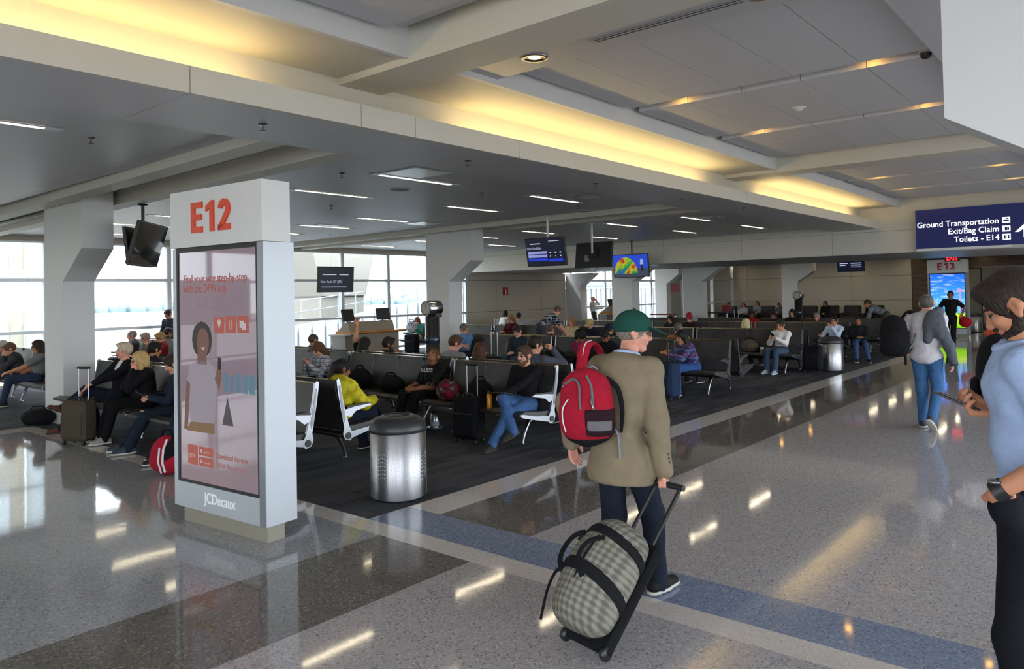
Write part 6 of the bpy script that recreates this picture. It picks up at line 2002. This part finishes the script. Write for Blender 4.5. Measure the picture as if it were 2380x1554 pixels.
sdf_part('jacket_body', [elp((-0.13, -0.13, 1.33), (0.06, 0.12, 0.16)), cone((-0.02, -0.14, 1.455), (-0.14, -0.13, 1.33), 0.06, 0.07), cone((-0.14, -0.08, 1.3), (-0.16, -0.06, 1.12), 0.07, 0.05), cone((-0.14, -0.18, 1.3), (-0.14, -0.2, 1.18), 0.06, 0.06), cone((0.0, -0.15, 1.455), (0.12, -0.14, 1.3), 0.055, 0.05)], 0.014, HOOD, hd, 0.04, [], [], 0.004)
sdf_part('sleeve', [cone((-0.12, -0.2, 1.25), (-0.08, -0.27, 1.05), 0.07, 0.06), cone((-0.08, -0.27, 1.05), (-0.02, -0.3, 0.86), 0.06, 0.05)], 0.014, HOOD, hd, 0.04, [], [], 0.003)
put('cuff', (MB().tube([(-0.02, -0.3, 0.87), (-0.01, -0.305, 0.81)], 0.045, 12), cloth('3c4048')), hd)
rb = thing('red_pouch', 'small red bag held by the man in black', 'bag', (23.95, 3.83, 0.62))
sdf_part('pouch', [elp((0, 0, 0.13), (0.1, 0.16, 0.14)), elp((0, 0.05, 0.2), (0.08, 0.1, 0.1))], 0.016, cloth('9c1a26'), rb)
put('handle', (MB().tube([(0, -0.05, 0.26), (0, 0.0, 0.33), (0, 0.06, 0.27)], 0.012, 6), cloth('6c1018')), rb)

# ---- suitcases
def suitcase(label, loc, rz, w, d, hgt, col, handle=0.0, hm=None, group='cabin cases on the gate floor'):
    t = thing('suitcase', label, 'suitcase', loc, rz, group)
    m = cloth(col, 0.12)
    sh = put('shell', (MB().obox((0, 0, 0.05 + hgt / 2), (d / 2, w / 2, hgt / 2), None, 0, 0.035), m), t)
    put('front_pocket', (MB().obox((d / 2 + 0.008, 0, 0.05 + hgt * 0.38), (0.014, w * 0.42, hgt * 0.28), None, 0, 0.012), m), t)
    put('zip', (MB().box(d / 2 + 0.0225, -w * 0.36, 0.05 + hgt * 0.62, d / 2 + 0.0245, w * 0.36, 0.05 + hgt * 0.63), M_JOINT), sh)
    put('carry_handle', (MB().tube([(0, -0.07, 0.05 + hgt), (0, -0.06, 0.085 + hgt), (0, 0.06, 0.085 + hgt), (0, 0.07, 0.05 + hgt)], 0.011, 8), M_BLACK), t)
    for u in (-1, 1):
        for v in (-1, 1):
            put('wheel', (MB().lathe([(0.0, -0.012), (0.026, -0.012), (0.026, 0.012), (0.0, 0.012)], 14, (u * d * 0.35, v * w * 0.4, 0.026), 0, True, 'y'), M_BLACK), t)
    if handle:
        for v in (-1, 1):
            put('handle_rod', (MB().tube([(-d * 0.35, v * 0.075, 0.05 + hgt), (-d * 0.35, v * 0.075, 0.05 + hgt + handle)], 0.01, 8), hm or M_STEEL), t)
        put('grip', (MB().tube([(-d * 0.35, -0.09, 0.05 + hgt + handle), (-d * 0.35, 0.09, 0.05 + hgt + handle)], 0.018, 8), M_BLACK), t)
    return t
suitcase('olive brown suitcase with raised handle beside the suited man', (3.72, 10.30, 0), R(205), 0.37, 0.23, 0.5, '4a4438', 0.4)
suitcase('black suitcase with chrome handle before the sleeping girl', (6.62, 6.3, 0), R(190), 0.36, 0.23, 0.5, '17181b', 0.38)
suitcase('navy blue suitcase held by the woman in violet', (11.12, 6.05, 0), R(160), 0.38, 0.24, 0.55, '26344e', 0.35, M_BLACK)
suitcase('black suitcase standing beside the distant steel bin', (16.25, 5.42, 0), R(180), 0.36, 0.24, 0.52, '141518', 0.0)
suitcase('dark suitcase with tall chrome rods before the green sweater man', (11.15, 9.95, 0), R(185), 0.36, 0.23, 0.5, '1c1e22', 0.5)
suitcase('black suitcase by the window under a patterned bag', (15.65, 17.25, 0), R(200), 0.4, 0.28, 0.55, '17181c', 0.0)
suitcase('dark suitcase with chrome handle beside the blond woman', (15.2, 11.75, 0), R(180), 0.36, 0.23, 0.5, '1c1c20', 0.45)
suitcase('black suitcase with handle at the far left edge', (4.1, 16.4, 0), R(170), 0.36, 0.22, 0.5, '16171a', 0.5)
suitcase('black suitcase behind the ribbon posts', (25.6, 11.2, 0), R(180), 0.4, 0.26, 0.6, '15161a', 0.4)

def softbag(name, label, loc, rz, r, mat, strap=True, cat='bag', wob=0.004, bm=None):
    t = thing(name, label, cat, loc, rz)
    sdf_part('body', [elp((0, 0, r[2]), r), cone((0, -r[1] * 0.5, r[2] * 0.7), (0, r[1] * 0.5, r[2] * 0.7), min(r) * 0.8, min(r) * 0.8)], 0.014, mat, t, 0.03, [(V(0, 0, 0.004), V(0, 0, -1))], [], wob)
    if strap:
        put('strap', (MB().tube([(0, -r[1] * 0.5, r[2] * 1.8), (0, -r[1] * 0.3, r[2] * 2.25), (0, r[1] * 0.3, r[2] * 2.25), (0, r[1] * 0.5, r[2] * 1.8)], 0.012, 8), bm or BLK), t)
    return t
rk = softbag('red_and_white_backpack', 'red, white and black backpack on the floor by the tall sign', (3.62, 7.72, 0), R(200), (0.14, 0.17, 0.2), RED, True, 'backpack')
sdf_part('black_side', [inflate(elp((0, 0, 0.2), (0.14, 0.17, 0.2)), 0.006)], 0.014, BLK, rk, 0.03, [(V(0, 0.07, 0), V(0, -1, 0)), (V(0, 0, 0.01), V(0, 0, -1))])
put('white_piping', (MB().tube([(0.1, 0.07, 0.05), (0.135, 0.07, 0.15), (0.12, 0.07, 0.28), (0.06, 0.06, 0.37)], 0.012, 6).tube([(0.11, 0.03, 0.04), (0.15, 0.03, 0.16), (0.13, 0.03, 0.3)], 0.01, 6), pbr('piping_white', 'd8d8dc', 0.5)), rk)
softbag('navy_backpack', 'dark navy backpack leaning against the suited man seat', (3.98, 10.72, 0), R(200), (0.12, 0.17, 0.24), cloth('1c2232'), True, 'backpack')
tg = softbag('black_duffel', 'black bag with white tag on the floor by the brown shoes', (3.95, 12.45, 0), R(40), (0.16, 0.24, 0.12), BLK)
put('luggage_tag', (MB().box(0.16, -0.03, 0.06, 0.165, 0.03, 0.16), M_SIGNW), tg)
softbag('floral_bag', 'red floral bag beside the sleeping girl', (6.95, 6.98, 0.412), R(180), (0.13, 0.16, 0.14), blotch('floral_print', '8a1c34', '1c1c22', '7c6a70', 16))
softbag('black_holdall', 'black holdall on the seat left of the sleeping girl', (7.12, 8.3, 0.412), R(180), (0.15, 0.24, 0.12), BLK)
softbag('dark_tote', 'dark tote with blue trim on the floor before the bench', (6.75, 8.35, 0), R(180), (0.14, 0.2, 0.13), cloth('1a2130'), True, 'bag', 0.004, cloth('3a78c0'))
softbag('black_rucksack', 'black rucksack on the seat beside the checked shirt woman', (7.2, 9.1, 0.412), R(180), (0.14, 0.2, 0.15), BLK)
softbag('laptop_bag', 'black laptop bag on the seat beside the jeans man', (6.98, 6.45, 0.412), R(182), (0.1, 0.2, 0.15), BLK)
softbag('tan_handbag', 'taupe quilted handbag on the bench by the white sweater', (15.82, 6.62, 0.412), R(180), (0.11, 0.2, 0.14), plaid('quilted', '5c5348', '4a4238', '6a6154', 14))
softbag('patterned_bag', 'white patterned tote with a yellow flower on the black suitcase', (15.65, 17.25, 0.65), R(210), (0.1, 0.17, 0.18), blotch('swirl_print', 'd0d4d8', 'a8b0b8', '3a4a68', 30), True, 'bag')
softbag('black_carrier', 'black bag on the seat next to the person in pink', (11.9, 8.95, 0.412), R(180), (0.14, 0.2, 0.13), BLK)
pw = softbag('white_pillow', 'white travel pillow near the taupe wall', (19.6, 16.95, 0.412), 0, (0.1, 0.2, 0.28), cloth('d8d8d8'), False, 'pillow')
put('seam', (MB().tube([(-0.09, -0.1, 0.3), (-0.1, 0.1, 0.3)], 0.004, 6), cloth('b0b0b0')), pw)

# ---- small things
bt = thing('drink_bottle', 'amber drink bottle standing on the bench seat', 'bottle', (6.68, 6.02, 0.414))
put('body', (MB().lathe([(0.0, 0.0), (0.033, 0.0), (0.035, 0.01), (0.035, 0.15), (0.02, 0.185), (0.0, 0.185)], 20), pbr('amber_juice', 'd0830c', 0.2)), bt)
put('cap', (MB().lathe([(0.017, 0.183), (0.02, 0.185), (0.02, 0.215), (0.0, 0.217)], 16), M_BLACK), bt)
cu = thing('coffee_cup', 'white paper coffee cup on the bench by the handbag', 'cup', (15.72, 6.3, 0.414))
put('cup', (MB().lathe([(0.0, 0.0), (0.03, 0.0), (0.041, 0.11), (0.0, 0.11)], 20), M_SIGNW), cu)
put('sleeve', (MB().lathe([(0.0345, 0.03), (0.0395, 0.085), (0.0385, 0.09)], 20), pbr('kraft_sleeve', 'a08058', 0.8)), cu)
put('lid', (MB().lathe([(0.043, 0.108), (0.043, 0.118), (0.036, 0.126), (0.0, 0.126)], 20), M_SIGNW), cu)
wb = thing('water_bottle', 'small clear water bottle on the bench top rail', 'bottle', (7.62, 10.35, 0.91))
put('body', (MB().lathe([(0.0, 0.0), (0.022, 0.0), (0.022, 0.08), (0.01, 0.105), (0.0, 0.105)], 14), pbr('clear_plastic', 'b9bec2', 0.1)), wb)
put('cap', (MB().lathe([(0.011, 0.104), (0.011, 0.12), (0.0, 0.12)], 12), M_SIGNW), wb)
sc_ = thing('silver_canister', 'silver canister with blue label under the bench', 'canister', (7.05, 7.35, 0))
put('can', (MB().lathe([(0.0, 0.0), (0.06, 0.0), (0.065, 0.02), (0.05, 0.2), (0.03, 0.225), (0.0, 0.225)], 24), M_STEEL), sc_)
put('label', (MB().lathe([(0.0652, 0.04), (0.06, 0.1)], 24), pbr('can_label', '8c96a8', 0.5)), sc_)
put('saucer', (MB().lathe([(0.0, 0.0), (0.11, 0.0), (0.12, 0.012), (0.0, 0.008)], 28), M_STEEL), sc_)
tbq = thing('tablet', 'black tablet on the jeans man lap', 'tablet', (6.60, 5.78, 0.625))
tbq.rotation_euler = (R(4), R(-12), R(182))
put('case', (MB().obox((0, 0, 0), (0.09, 0.13, 0.008), None, 0, 0.004), M_BLACK), tbq)
put('display', (MB().box(-0.082, -0.12, 0.0082, 0.082, 0.12, 0.009), pbr('phone_glass', '3a3234', 0.06)), tbq)
cn = thing('orange_cone', 'orange floor cone beside the far steel bin', 'cone', (31.6, 4.25, 0))
put('cone', (MB().lathe([(0.17, 0.03), (0.05, 0.68), (0.0, 0.69)], 24), pbr('cone_orange', 'e8481c', 0.5)), cn)
put('foot', (MB().box(-0.2, -0.2, 0, 0.2, 0.2, 0.03), pbr('cone_orange', 'e8481c', 0.5)), cn)
for lab, off in (('young man in ripped dark jeans looking at his phone', 0.1), ('woman in a white sweater holding a phone, legs together', 0.1), ('white haired woman with a phone at the far left edge', 0.1)):
    pp = PEOPLE[lab]
    W1, d1, _ = pp['wr'][1]
    W2, d2, _ = pp['wr'][-1]
    m_ = (W1 + W2) / 2 + (d1 + d2) / 2 * off + V(0.02, 0, 0.035)
    hdg = pp['root'].rotation_euler[2]
    phone('dark phone held by the ' + lab.split(' in ')[0].split(' with ')[0] + (' in ripped jeans' if 'ripped' in lab else ' in white' if 'sweater' in lab else ' at far left'), w_at(pp, m_), (0, R(-35), hdg), '1a1b20')
# knee rips on the dark jeans, shirt lettering on the sleeping girl
pp = PEOPLE['young man in ripped dark jeans looking at his phone']
for sd in (1, -1):
    K = pp['ank'][sd][1]
    o = put('knee_rip', (MB().lathe([(0.0, 0.0), (0.03, -0.002), (0.045, -0.012)], 14), skin(FAIR)), pp['root'], (K[0] + 0.015, K[1], K[2] + 0.068))
pt = g1['P'] + g1['t'] * 0.23 + g1['fw'] * 0.137
_rt = Matrix((g1['lf'], g1['t'], g1['fw'])).transposed()
put('shirt_lettering', text_mesh('GUESS', 0.075, pbr('letter_white', 'd0d0d2', 0.6), 0.002, 'CENTER', 1.0), g1['root'], tuple(pt), _rt.to_euler())
